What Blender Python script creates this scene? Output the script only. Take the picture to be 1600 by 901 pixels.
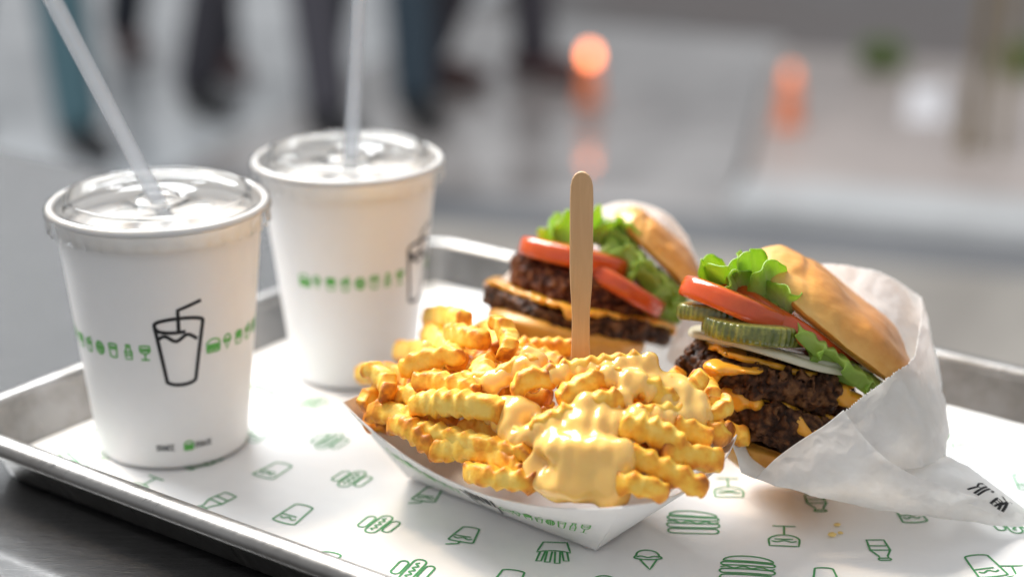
import bpy, bmesh, math, random
import numpy as np
from mathutils import Vector, Matrix
R = math.radians
random.seed(7)
rng = np.random.default_rng(7)
for o in list(bpy.data.objects):
    bpy.data.objects.remove(o)
SC = bpy.context.scene
COL = SC.collection

# ------------------------------------------------------------------ camera
PITCH, FPX, CAMH = R(19), 2800.0, 0.31
cam = bpy.data.cameras.new('camera')
camo = bpy.data.objects.new('camera', cam)
COL.objects.link(camo)
camo.location = (0, 0, CAMH)
camo.rotation_euler = (R(90) - PITCH, 0, 0)
cam.sensor_width = 36
cam.lens = 63
cam.clip_start = 0.02
cam.clip_end = 200
cam.dof.use_dof = True
cam.dof.focus_distance = 0.655
cam.dof.aperture_fstop = 4.0
cam.dof.aperture_blades = 0
SC.camera = camo

# ------------------------------------------------------------------ world, lamps, exposure
W = bpy.data.worlds.new('World')
SC.world = W
W.use_nodes = True
bg = W.node_tree.nodes['Background']
bg.inputs[0].default_value = (0.945, 0.97, 1.0, 1)
bg.inputs[1].default_value = 0.56


def area(name, loc, target, size, size_y, energy, col):
    l = bpy.data.lights.new(name, 'AREA')
    l.shape = 'RECTANGLE'
    l.size, l.size_y, l.energy, l.color = size, size_y, energy, col
    o = bpy.data.objects.new(name, l)
    COL.objects.link(o)
    o.location = loc
    o.rotation_euler = (Vector(target) - Vector(loc)).to_track_quat('-Z', 'Y').to_euler()
    return o


area('window_light', (-1.3, 2.6, 2.35), (0, 0.7, 0.02), 2.8, 1.8, 270, (0.95, 0.98, 1.0))
area('warm_lamp', (-0.62, 1.05, 1.15), (0.05, 0.62, 0.03), 0.16, 0.16, 6.5, (1.0, 0.74, 0.46))
SC.view_settings.view_transform = 'Standard'
SC.view_settings.look = 'None'
SC.view_settings.exposure = 0.12
SC.view_settings.gamma = 1.0
SC.view_settings.use_curve_mapping = False
try:
    SC.cycles.use_denoising = True
    SC.cycles.max_bounces = 10
    SC.cycles.transparent_max_bounces = 24
    SC.cycles.sample_clamp_indirect = 6
except Exception:
    pass

# ------------------------------------------------------------------ helpers
CF = np.array([0, math.cos(PITCH), -math.sin(PITCH)])
CU = np.array([0, math.sin(PITCH), math.cos(PITCH)])
CR = np.array([1.0, 0, 0])
CC = np.array([0, 0, CAMH])


def ray(x, y):
    return CF + (x - 800) / FPX * CR + (450.5 - y) / FPX * CU


def atz(x, y, z):
    """the place on the level z that the measured photo point shows"""
    d = ray(x, y)
    return CC + (z - CAMH) / d[2] * d


def atd(x, y, d):
    return CC + d * ray(x, y)


def tag(o, label=None, cat=None, group=None, kind=None):
    if label: o['label'] = label
    if cat: o['category'] = cat
    if group: o['group'] = group
    if kind: o['kind'] = kind
    return o


def empty(name, loc, label=None, cat=None, group=None):
    o = bpy.data.objects.new(name, None)
    COL.objects.link(o)
    o.empty_display_size = 0.01
    o.location = loc
    return tag(o, label, cat, group)


CLOSED = {'crinkle_fry', 'top_bun', 'bottom_bun', 'patty', 'cheese_sauce', 'melted_cheese', 'tomato_slice', 'pickle_slice', 'onion_slice', 'body', 'trousers', 'coat', 'shoe', 'hair', 'wooden_stick', 'cup_wall', 'rolled_lip', 'rolled_rim'}


def outward(v, f):
    """turn the faces of a closed shape so that they look outward"""
    v = np.asarray(v, float)
    v = v - v.mean(0)
    q = np.array([x for x in f if len(x) == 4])
    vol = 0
    for a, b, c in ((0, 1, 2), (0, 2, 3)):
        vol += np.einsum('ij,ij->i', v[q[:, a]], np.cross(v[q[:, b]], v[q[:, c]])).sum()
    return f if vol >= 0 else [list(x)[::-1] for x in f]


def mk(name, v, f, mat=None, parent=None, smooth=True, attr=None, mats=None):
    me = bpy.data.meshes.new(name)
    if name in CLOSED: f = outward(v, f)
    v = np.asarray(v, dtype=float)
    if parent is not None:
        v = v - np.array(parent_world(parent))
    me.from_pydata(v.tolist(), [], [list(map(int, q)) for q in f])
    if attr:
        for k, a in attr.items():
            at = me.attributes.new(k, 'FLOAT', 'POINT')
            at.data.foreach_set('value', np.asarray(a, dtype=np.float32))
    if smooth:
        me.polygons.foreach_set('use_smooth', [True] * len(me.polygons))
    me.update()
    if mat: me.materials.append(mat)
    o = bpy.data.objects.new(name, me)
    COL.objects.link(o)
    if parent is not None:
        o.parent = parent
    return o


def parent_world(p):
    w = Vector((0, 0, 0))
    while p is not None:
        w += p.location
        p = p.parent
    return w


def solid(o, t, offset=0.0):
    m = o.modifiers.new('thickness', 'SOLIDIFY')
    m.thickness = t
    m.offset = offset
    return o


def grid_faces(nu, nv, close_u=False, close_v=False):
    i = np.arange(nu if close_u else nu - 1)
    j = np.arange(nv if close_v else nv - 1)
    I, J = np.meshgrid(i, j, indexing='ij')
    I, J = I.ravel(), J.ravel()
    I2, J2 = (I + 1) % nu, (J + 1) % nv
    return np.stack([I * nv + J, I2 * nv + J, I2 * nv + J2, I * nv + J2], 1)


# --- numpy gradient noise
_P = np.random.default_rng(3).permutation(256)
_P = np.concatenate([_P, _P, _P])
_G = np.random.default_rng(4).normal(size=(256, 3))
_G /= np.linalg.norm(_G, axis=1)[:, None]


def noise(p):
    p = np.asarray(p, dtype=float)
    sh = p.shape[:-1]
    p = p.reshape(-1, 3)
    i = np.floor(p).astype(int)
    f = p - i
    i &= 255
    w = f * f * f * (f * (f * 6 - 15) + 10)
    out = np.zeros(len(p))
    for a in (0, 1):
        for b in (0, 1):
            for c in (0, 1):
                h = _P[_P[_P[i[:, 0] + a] + i[:, 1] + b] + i[:, 2] + c]
                g = _G[h]
                d = (g * (f - np.array([a, b, c]))).sum(1)
                wt = (w[:, 0] if a else 1 - w[:, 0]) * (w[:, 1] if b else 1 - w[:, 1]) * (w[:, 2] if c else 1 - w[:, 2])
                out += d * wt
    return out.reshape(sh) * 1.6


def fbm(p, oct=4, gain=0.5):
    p = np.asarray(p, dtype=float)
    s, a = 0, 1.0
    for k in range(oct):
        s = s + a * noise(p * 2 ** k + 17.3 * k)
        a *= gain
    return s


def ridged(p, oct=3):
    s, a = 0, 1.0
    for k in range(oct):
        s = s + a * (1 - np.abs(noise(p * 2 ** k + 9.1 * k)) * 2)
        a *= 0.5
    return s


def smin(a, b, k):
    h = np.clip(0.5 + 0.5 * (b - a) / k, 0, 1)
    return b * (1 - h) + a * h - k * h * (1 - h)


def surface_nets(f, org, h):
    ins = f < 0
    nx, ny, nz = f.shape
    acc = np.zeros((nx - 1, ny - 1, nz - 1, 3))
    cnt = np.zeros((nx - 1, ny - 1, nz - 1))
    sl = lambda o, n: slice(o, o + n - 1)
    cor = lambda A, o: A[sl(o[0], nx), sl(o[1], ny), sl(o[2], nz)]
    for ax in range(3):
        for b in (0, 1):
            for c in (0, 1):
                o0 = [0, 0, 0]
                oth = [k for k in range(3) if k != ax]
                o0[oth[0]], o0[oth[1]] = b, c
                o1 = list(o0)
                o1[ax] = 1
                A, B = cor(f, o0), cor(f, o1)
                m = (A < 0) != (B < 0)
                den = np.where(m, A - B, 1)
                t = np.where(m, A / den, 0)
                for k in range(3):
                    acc[..., k] += np.where(m, (t if k == ax else o0[k]), 0)
                cnt += m
    act = cnt > 0
    idx = -np.ones(act.shape, int)
    idx[act] = np.arange(act.sum())
    cell = np.argwhere(act)
    V = (cell + acc[act] / cnt[act][:, None]) * h + np.asarray(org)
    F = []
    for ax in range(3):
        oth = [k for k in range(3) if k != ax]
        lo = [slice(1, -1)] * 3
        lo[ax] = slice(0, -1)
        hi = [slice(1, -1)] * 3
        hi[ax] = slice(1, None)
        a, b = ins[tuple(lo)], ins[tuple(hi)]
        ch = np.argwhere(a != b)
        if len(ch) == 0: continue
        s = a[tuple(ch.T)]
        base = ch.copy()
        base[:, oth[0]] += 1
        base[:, oth[1]] += 1
        q = []
        for d0, d1 in ((-1, -1), (0, -1), (0, 0), (-1, 0)):
            c2 = base.copy()
            c2[:, oth[0]] += d0
            c2[:, oth[1]] += d1
            q.append(idx[tuple(c2.T)])
        q = np.stack(q, 1)
        flip = s if ax != 1 else ~s
        q[~flip] = q[~flip][:, ::-1]
        F.append(q)
    return V, np.concatenate(F)


def sdf_grid(lo, hi, h):
    lo, hi = np.asarray(lo, float), np.asarray(hi, float)
    n = np.ceil((hi - lo) / h).astype(int) + 1
    ax = [lo[k] + h * np.arange(n[k]) for k in range(3)]
    P = np.stack(np.meshgrid(*ax, indexing='ij'), -1)
    return P, np.full(P.shape[:3], 1.0)


def capsule(P, a, b, r0, r1=None):
    a, b = np.asarray(a, float), np.asarray(b, float)
    r1 = r0 if r1 is None else r1
    ab = b - a
    t = np.clip(((P - a) @ ab) / (ab @ ab), 0, 1)
    return np.linalg.norm(P - a - t[..., None] * ab, axis=-1) - (r0 + (r1 - r0) * t), t


# --- node material helper
class NT:
    def __init__(s, name):
        s.m = bpy.data.materials.new(name)
        s.m.use_nodes = True
        s.t = s.m.node_tree
        s.b = s.t.nodes['Principled BSDF']
        s.out = s.t.nodes['Material Output']

    def n(s, typ, **kw):
        nd = s.t.nodes.new(typ)
        for k, v in kw.items():
            if k.startswith('i_'):
                nd.inputs[k[2:].replace('_', ' ')].default_value = v
            else:
                setattr(nd, k, v)
        return nd

    def l(s, a, b):
        s.t.links.new(a, b)

    def set(s, **kw):
        for k, v in kw.items():
            s.b.inputs[k.replace('_', ' ')].default_value = v
        return s

    def co(s, scale=(1, 1, 1), kind='Object', rot=(0, 0, 0)):
        tc = s.n('ShaderNodeTexCoord')
        mp = s.n('ShaderNodeMapping')
        mp.inputs['Scale'].default_value = scale
        mp.inputs['Rotation'].default_value = rot
        s.l(tc.outputs[kind], mp.inputs[0])
        return mp.outputs[0]

    def noise(s, scale, detail=4, rough=0.55, vec=None, dist=0.0):
        nd = s.n('ShaderNodeTexNoise', i_Scale=scale, i_Detail=detail, i_Roughness=rough, i_Distortion=dist)
        s.l(vec if vec is not None else s.co(), nd.inputs['Vector'])
        return nd.outputs['Fac']

    def ramp(s, fac, stops):
        nd = s.n('ShaderNodeValToRGB')
        e = nd.color_ramp.elements
        while len(e) < len(stops): e.new(0.5)
        for k, (p, c) in enumerate(stops):
            e[k].position = p
            e[k].color = (c, c, c, 1) if not isinstance(c, tuple) else (*c, 1)
        s.l(fac, nd.inputs[0])
        return nd.outputs[0]

    def mix(s, fac, a, b, mode='MIX'):
        nd = s.n('ShaderNodeMix', data_type='RGBA', blend_type=mode)
        for sock, v in ((nd.inputs[0], fac), (nd.inputs[6], a), (nd.inputs[7], b)):
            if hasattr(v, 'is_linked'):
                s.l(v, sock)
            elif isinstance(v, tuple):
                sock.default_value = (*v, 1)
            else:
                sock.default_value = v
        return nd.outputs[2]

    def math(s, op, a, b=0.5):
        nd = s.n('ShaderNodeMath', operation=op)
        for sock, v in ((nd.inputs[0], a), (nd.inputs[1], b)):
            if hasattr(v, 'is_linked'): s.l(v, sock)
            else: sock.default_value = v
        return nd.outputs[0]

    def attr(s, name):
        return s.n('ShaderNodeAttribute', attribute_name=name).outputs['Fac']

    def col(s, sock):
        s.l(sock, s.b.inputs['Base Color'])
        return s

    def bump(s, h, strength=0.4, dist=0.001):
        nd = s.n('ShaderNodeBump', i_Strength=strength, i_Distance=dist)
        s.l(h, nd.inputs['Height'])
        s.l(nd.outputs[0], s.b.inputs['Normal'])
        return nd

    def translucent(s, fac, col):
        t = s.n('ShaderNodeBsdfTranslucent')
        t.inputs[0].default_value = (*col, 1)
        mx = s.n('ShaderNodeMixShader')
        if hasattr(fac, 'is_linked'): s.l(fac, mx.inputs[0])
        else: mx.inputs[0].default_value = fac
        s.l(s.b.outputs[0], mx.inputs[1])
        s.l(t.outputs[0], mx.inputs[2])
        s.l(mx.outputs[0], s.out.inputs[0])
        return mx

    def sss(s, w, rad, scale=1.0):
        s.b.inputs['Subsurface Weight'].default_value = w
        s.b.inputs['Subsurface Radius'].default_value = rad
        s.b.inputs['Subsurface Scale'].default_value = scale
        return s


def flat(name, col, rough=0.5, metal=0.0, spec=0.5):
    t = NT(name)
    t.set(Base_Color=(*col, 1), Roughness=rough, Metallic=metal, Specular_IOR_Level=spec)
    return t.m


# ------------------------------------------------------------------ materials
def m_table():
    t = NT('dark_stained_wood')
    v = t.co((6, 90, 90), rot=(0, 0, R(32)))
    g = t.noise(6, 8, 0.65, v, 0.4)
    g2 = t.noise(30, 4, 0.6, v)
    gr = t.ramp(g, [(0.42, 0.0), (0.6, 1.0)])
    t.col(t.mix(gr, (0.006, 0.006, 0.007), (0.026, 0.025, 0.026)))
    t.l(t.ramp(g2, [(0.3, 0.22), (0.7, 0.42)]), t.b.inputs['Roughness'])
    t.bump(t.mix(0.5, g, g2), 0.5, 0.0012)
    t.set(Specular_IOR_Level=0.2, Coat_Weight=1.0, Coat_Roughness=0.10, Coat_IOR=1.9)
    return t.m


def m_pan():
    t = NT('worn_aluminium')
    v = t.co((1, 1, 1))
    n1 = t.noise(40, 6, 0.65, v)
    n2 = t.noise(9, 5, 0.6, v)
    sc = t.noise(60, 4, 0.6, t.co((1, 14, 1), rot=(0, 0, R(36))))
    st = t.ramp(t.math('MULTIPLY', n1, n2), [(0.2, 0.0), (0.42, 1.0)])
    t.col(t.mix(st, (0.31, 0.30, 0.29), (0.16, 0.146, 0.13)))
    t.l(t.ramp(sc, [(0.3, 0.26), (0.75, 0.5)]), t.b.inputs['Roughness'])
    t.set(Metallic=1.0)
    t.bump(t.mix(0.5, sc, n1), 0.22, 0.0004)
    return t.m


def m_liner():
    t = NT('greaseproof_paper')
    v = t.co()
    n = t.noise(90, 5, 0.6, v)
    t.col(t.mix(n, (0.84, 0.83, 0.82), (0.90, 0.895, 0.885)))
    t.set(Roughness=0.55, Specular_IOR_Level=0.35)
    t.bump(t.noise(60, 4, 0.6, v), 0.25, 0.0006)
    return t.m


def m_cup():
    t = NT('coated_white_paperboard')
    n = t.noise(160, 4, 0.6)
    t.col(t.mix(n, (0.82, 0.80, 0.79), (0.86, 0.845, 0.835)))
    t.set(Roughness=0.42, Specular_IOR_Level=0.4)
    t.bump(n, 0.06, 0.0003)
    t.sss(0.15, (0.004, 0.0035, 0.003))
    return t.m


def m_clear(name, tint=(0.985, 0.99, 0.99), rough=0.015, haze=0.012):
    t = NT(name)
    tr = t.n('ShaderNodeBsdfTransparent')
    tr.inputs[0].default_value = (*tint, 1)
    gl = t.n('ShaderNodeBsdfGlossy')
    gl.inputs['Roughness'].default_value = rough
    fr = t.n('ShaderNodeFresnel', i_IOR=1.40)
    bp = t.n('ShaderNodeBump', i_Strength=0.30, i_Distance=0.0008)
    t.l(t.noise(55, 2, 0.5), bp.inputs['Height'])
    t.l(bp.outputs[0], fr.inputs['Normal'])
    t.l(bp.outputs[0], gl.inputs['Normal'])
    m1 = t.n('ShaderNodeMixShader')
    t.l(fr.outputs[0], m1.inputs[0])
    t.l(tr.outputs[0], m1.inputs[1])
    t.l(gl.outputs[0], m1.inputs[2])
    df = t.n('ShaderNodeBsdfDiffuse')
    df.inputs[0].default_value = (0.85, 0.87, 0.88, 1)
    m2 = t.n('ShaderNodeMixShader')
    m2.inputs[0].default_value = haze
    t.l(m1.outputs[0], m2.inputs[1])
    t.l(df.outputs[0], m2.inputs[2])
    t.l(m2.outputs[0], t.out.inputs[0])
    return t.m


def m_straw():
    t = NT('frosted_straw_plastic')
    t.set(Base_Color=(0.34, 0.36, 0.39, 1), Roughness=0.15)
    mx = t.translucent(0.45, (0.42, 0.44, 0.47))
    tr = t.n('ShaderNodeBsdfTransparent')
    m2 = t.n('ShaderNodeMixShader')
    m2.inputs[0].default_value = 0.66
    t.l(mx.outputs[0], m2.inputs[1])
    t.l(tr.outputs[0], m2.inputs[2])
    t.l(m2.outputs[0], t.out.inputs[0])
    return t.m


def m_board():
    t = NT('white_paperboard')
    n = t.noise(120, 4)
    t.col(t.mix(n, (0.80, 0.79, 0.78), (0.85, 0.84, 0.83)))
    t.set(Roughness=0.5, Specular_IOR_Level=0.4)
    t.translucent(0.08, (0.8, 0.7, 0.55))
    return t.m


def m_fry():
    t = NT('fried_potato')
    v = t.co()
    c = t.attr('crisp')
    n = t.noise(420, 5, 0.65, v)
    n2 = t.noise(110, 3, 0.6, v)
    a = t.math('ADD', c, t.math('MULTIPLY', t.math('SUBTRACT', n2, 0.5), 1.5))
    base = t.ramp(a, [(0.0, (0.95, 0.66, 0.145)), (0.26, (0.93, 0.53, 0.055)), (0.50, (0.80, 0.31, 0.015)), (0.86, (0.38, 0.10, 0.009))])
    t.col(base)
    t.set(Roughness=0.5, Specular_IOR_Level=0.4, Coat_Weight=0.12, Coat_Roughness=0.25)
    t.bump(t.mix(0.45, n, n2), 0.8, 0.0010)
    t.sss(0.22, (0.0025, 0.0012, 0.0004))
    return t.m


def m_sauce():
    t = NT('cheese_sauce')
    v = t.co()
    n = t.noise(70, 3, 0.5, v)
    t.col(t.mix(n, (0.95, 0.52, 0.10), (0.97, 0.64, 0.21)))
    t.set(Roughness=0.2, Specular_IOR_Level=0.5, Coat_Weight=0.6, Coat_Roughness=0.06)
    t.bump(t.noise(260, 3, 0.5, v), 0.12, 0.0006)
    t.sss(0.4, (0.003, 0.0015, 0.0005))
    return t.m


def m_cheese():
    t = NT('melted_cheese')
    v = t.co()
    n = t.noise(130, 3, 0.5, v)
    t.col(t.mix(n, (0.82, 0.34, 0.018), (0.88, 0.45, 0.05)))
    t.set(Roughness=0.28, Coat_Weight=0.3, Coat_Roughness=0.15)
    t.bump(n, 0.3, 0.001)
    t.sss(0.35, (0.003, 0.0015, 0.0004))
    return t.m


def m_patty(red=0.0):
    t = NT('seared_beef')
    v = t.co()
    n = t.noise(160, 6, 0.7, v)
    n2 = t.noise(520, 4, 0.7, v)
    cb = t.attr('crumb')
    n = t.math('ADD', t.math('MULTIPLY', n, 0.6), t.math('MULTIPLY', cb, 0.45))
    t.col(t.ramp(n, [(0.28, (0.008, 0.004, 0.0025)), (0.48, (0.042 + red * .05, 0.015, 0.006)), (0.67, (0.11 + red * .08, 0.043 + red * .01, 0.016)), (0.9, (0.26, 0.12, 0.045))]))
    t.l(t.ramp(n2, [(0.3, 0.35), (0.7, 0.75)]), t.b.inputs['Roughness'])
    t.set(Coat_Weight=0.06, Coat_Roughness=0.15, Specular_IOR_Level=0.22)
    t.bump(t.mix(0.5, n2, n), 1.0, 0.0022)
    return t.m


def m_bun():
    t = NT('toasted_potato_bun')
    v = t.co()
    b = t.attr('bake')
    n = t.noise(110, 6, 0.65, v)
    n2 = t.noise(700, 3, 0.6, v)
    a = t.math('ADD', b, t.math('MULTIPLY', t.math('SUBTRACT', n, 0.5), 0.55))
    t.col(t.ramp(a, [(0.0, (0.86, 0.60, 0.25)), (0.25, (0.80, 0.45, 0.12)), (0.55, (0.66, 0.28, 0.05)), (0.9, (0.42, 0.14, 0.018))]))
    t.set(Roughness=0.42, Coat_Weight=0.3, Coat_Roughness=0.28, Specular_IOR_Level=0.4)
    wk = t.noise(85, 5, 0.6, t.co((1, 2.6, 1.4), rot=(0.4, 0.2, 0.9)), 1.2)
    t.bump(t.mix(0.25, wk, t.mix(0.5, n2, n)), 0.22, 0.0018)
    t.sss(0.2, (0.004, 0.002, 0.001))
    return t.m


def m_bunbottom():
    t = NT('griddled_bun')
    v = t.co()
    n = t.noise(90, 5, 0.6, v)
    t.col(t.ramp(n, [(0.3, (0.62, 0.26, 0.03)), (0.6, (0.74, 0.38, 0.06)), (0.8, (0.50, 0.18, 0.02))]))
    t.set(Roughness=0.42, Coat_Weight=0.2)
    t.bump(n, 0.4, 0.001)
    t.sss(0.2, (0.004, 0.002, 0.001))
    return t.m


def m_lettuce():
    t = NT('lettuce_leaf')
    v = t.co()
    e = t.attr('edge')
    n = t.noise(120, 4, 0.6, v)
    a = t.math('ADD', e, t.math('MULTIPLY', t.math('SUBTRACT', n, 0.5), 0.6))
    t.col(t.ramp(a, [(0.0, (0.66, 0.76, 0.34)), (0.5, (0.46, 0.60, 0.13)), (1.0, (0.22, 0.40, 0.045))]))
    t.set(Roughness=0.32, Coat_Weight=0.2, Coat_Roughness=0.2)
    vo = t.n('ShaderNodeTexVoronoi', i_Scale=260.0)
    t.l(v, vo.inputs['Vector'])
    t.bump(vo.outputs[0], 0.35, 0.001)
    t.translucent(0.42, (0.62, 0.85, 0.12))
    return t.m


def m_tomato():
    t = NT('tomato_flesh')
    v = t.co()
    n = t.noise(120, 4, 0.6, v)
    s = t.attr('edge')
    t.col(t.mix(s, t.mix(n, (0.60, 0.085, 0.020), (0.72, 0.19, 0.06)), t.mix(n, (0.50, 0.048, 0.008), (0.64, 0.11, 0.015))))
    t.set(Roughness=0.16, Coat_Weight=0.4, Coat_Roughness=0.08)
    t.bump(n, 0.2, 0.001)
    t.sss(0.2, (0.004, 0.0010, 0.0005))
    return t.m


def m_pickle():
    t = NT('pickle')
    v = t.co()
    n = t.noise(200, 4, 0.6, v)
    s = t.attr('edge')
    t.col(t.mix(s, t.mix(n, (0.36, 0.36, 0.07), (0.46, 0.45, 0.14)), t.ramp(n, [(0.3, (0.045, 0.065, 0.010)), (0.52, (0.13, 0.15, 0.020)), (0.72, (0.32, 0.31, 0.06))])))
    t.set(Roughness=0.2, Coat_Weight=0.5, Coat_Roughness=0.1)
    t.bump(n, 0.5, 0.001)
    t.sss(0.25, (0.002, 0.002, 0.0006))
    return t.m


def m_onion():
    t = NT('raw_onion')
    v = t.co()
    n = t.noise(140, 3, 0.5, t.co((1, 1, 6)))
    t.col(t.mix(n, (0.74, 0.70, 0.52), (0.84, 0.82, 0.70)))
    t.set(Roughness=0.22, Coat_Weight=0.3)
    t.bump(n, 0.2, 0.0006)
    t.translucent(0.4, (0.85, 0.82, 0.62))
    return t.m


def m_wrapper():
    t = NT('waxed_wrapper_paper')
    v = t.co()
    g = t.attr('grease')
    n = t.noise(75, 6, 0.68, v)
    a = t.math('MULTIPLY', g, t.ramp(n, [(0.42, 0.0), (0.68, 1.0)]))
    t.col(t.mix(a, (0.92, 0.915, 0.91), (0.60, 0.55, 0.49)))
    t.l(t.ramp(a, [(0.0, 0.42), (1.0, 0.22)]), t.b.inputs['Roughness'])
    t.set(Specular_IOR_Level=0.4)
    ck = t.n('ShaderNodeTexVoronoi', feature='DISTANCE_TO_EDGE', i_Scale=75.0)
    wv = t.n('ShaderNodeVectorMath', operation='ADD')
    nv_ = t.n('ShaderNodeTexNoise', i_Scale=40.0, i_Detail=3.0)
    sc_ = t.n('ShaderNodeVectorMath', operation='SCALE')
    sc_.inputs['Scale'].default_value = 0.03
    t.l(v, nv_.inputs['Vector']); t.l(nv_.outputs['Color'], sc_.inputs[0]); t.l(v, wv.inputs[0]); t.l(sc_.outputs[0], wv.inputs[1]); t.l(wv.outputs[0], ck.inputs['Vector'])
    crease = t.ramp(ck.outputs[0], [(0.0, 0.0), (0.18, 1.0)])
    t.bump(t.mix(0.4, crease, t.noise(150, 5, 0.65, v)), 0.3, 0.0012)
    t.translucent(0.58, (0.97, 0.965, 0.955))
    return t.m


def m_wood():
    t = NT('birch_wood')
    v = t.co((260, 260, 14))
    n = t.noise(4, 6, 0.6, v, 0.3)
    n2 = t.noise(40, 3, 0.6)
    t.col(t.mix(n, (0.52, 0.31, 0.15), (0.68, 0.45, 0.25)))
    t.set(Roughness=0.5)
    t.bump(n, 0.2, 0.0004)
    return t.m


def m_print(name, col):
    t = NT(name)
    n = t.noise(300, 3)
    t.col(t.mix(n, col, tuple(c * 1.35 + 0.01 for c in col)))
    t.set(Roughness=0.55, Specular_IOR_Level=0.3)
    return t.m


M = dict(table=m_table(), pan=m_pan(), liner=m_liner(), cup=m_cup(), drink=flat('added_pale_drink', (0.90, 0.88, 0.86), 0.35), lid=m_clear('clear_lid_plastic'), straw=m_straw(), board=m_board(),
         fry=m_fry(), sauce=m_sauce(), cheese=m_cheese(), patty=m_patty(), patty2=m_patty(0.6), bun=m_bun(), bun_bottom=m_bunbottom(),
         lettuce=m_lettuce(), tomato=m_tomato(), pickle=m_pickle(), onion=m_onion(), wrapper=m_wrapper(), wood=m_wood(),
         green=m_print('green_ink', (0.055, 0.25, 0.085)), lime=m_print('light_green_ink', (0.10, 0.36, 0.075)), black=m_print('black_ink', (0.012, 0.012, 0.014)))

# ------------------------------------------------------------------ street below the window counter
GZ = -0.95


def m_pave(name, c0, c1, rough0, rough1, tile=None):
    t = NT(name)
    v = t.co()
    n = t.noise(1.7, 5, 0.6, v, 0.6)
    n2 = t.noise(14, 4, 0.6, v)
    c = t.mix(t.ramp(n, [(0.36, 0.0), (0.62, 1.0)]), c0, c1)
    c = t.mix(t.math('MULTIPLY', n2, 0.4), c, tuple(x * 0.5 for x in c0))
    t.col(c)
    t.l(t.ramp(n, [(0.35, rough0), (0.65, rough1)]), t.b.inputs['Roughness'])
    t.bump(n2, 0.12, 0.002)
    return t.m


def sheet(name, pts, z, mat, kind='structure', drop=0.0):
    v = [(x, y, z) for x, y in pts]
    f = [list(range(len(v)))]
    if drop:
        n = len(v)
        v += [(x, y, z - drop) for x, y in pts]
        f += [[i, i + n, (i + 1) % n + n, (i + 1) % n] for i in range(n)]
    o = mk(name, v, f, mat, smooth=False)
    return tag(o, kind=kind)


sheet('ground', [(-60, -5), (60, -5), (60, 120), (-60, 120)], GZ - 0.125, m_pave('wet_asphalt', (0.10, 0.10, 0.105), (0.15, 0.15, 0.155), 0.25, 0.5))
kd = np.array([0.956, -0.292])
kn = np.array([0.292, 0.956])
K0 = np.array([0.24, 4.30])
def kp(a, b): return tuple(K0 + a * kd + b * kn)
# the near pavement, dark strip, kerb and the far pavement run along one line
sheet('pavement', [kp(-1.2, -6), kp(12, -6), kp(12, -0.28), kp(-1.2, -0.28)], GZ, m_pave('damp_concrete', (0.24, 0.215, 0.19), (0.42, 0.385, 0.34), 0.4, 0.6))
sheet('dark_strip', [kp(-1.2, -0.28), kp(12, -0.28), kp(12, 0), kp(-1.2, 0)], GZ - 0.004, m_pave('dark_strip_grey', (0.13, 0.132, 0.14), (0.18, 0.182, 0.19), 0.3, 0.5))  # narrow strip, darker than the paving on either side
sheet('kerb', [kp(0.3, 0), kp(12, 0), kp(12, 0.26), kp(0.3, 0.26)], GZ + 0.03, m_pave('pale_kerb_stone', (0.46, 0.46, 0.46), (0.60, 0.60, 0.60), 0.3, 0.5), drop=0.1)
sheet('plaza', [kp(0.3, 0.26), kp(12, 0.26), kp(12, 1.75), kp(0.1, 2.0)], GZ + 0.01, m_pave('pale_pink_paving', (0.38, 0.32, 0.295), (0.56, 0.485, 0.45), 0.35, 0.55))
sheet('wet_paving', [kp(-14, -6), kp(-1.2, -6), kp(-1.2, 14), kp(-14, 14)], GZ - 0.008, m_pave('wet_pale_paving', (0.40, 0.42, 0.44), (0.80, 0.815, 0.83), 0.03, 0.14))
sheet('grey_paving', [kp(-1.2, 0), kp(0.3, 0), kp(0.1, 2.0), kp(0.1, 2.3), kp(-1.2, 2.5)], GZ - 0.010, m_pave('wet_grey_paving', (0.24, 0.22, 0.212), (0.50, 0.47, 0.455), 0.06, 0.2))
sheet('road', [kp(-1.2, 2.5), kp(0.1, 2.3), kp(0.1, 2.0), kp(12, 1.75), kp(12, 14), kp(-1.2, 14)], GZ - 0.006, m_pave('dark_road', (0.075, 0.060, 0.056), (0.20, 0.165, 0.155), 0.3, 0.6))


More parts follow.
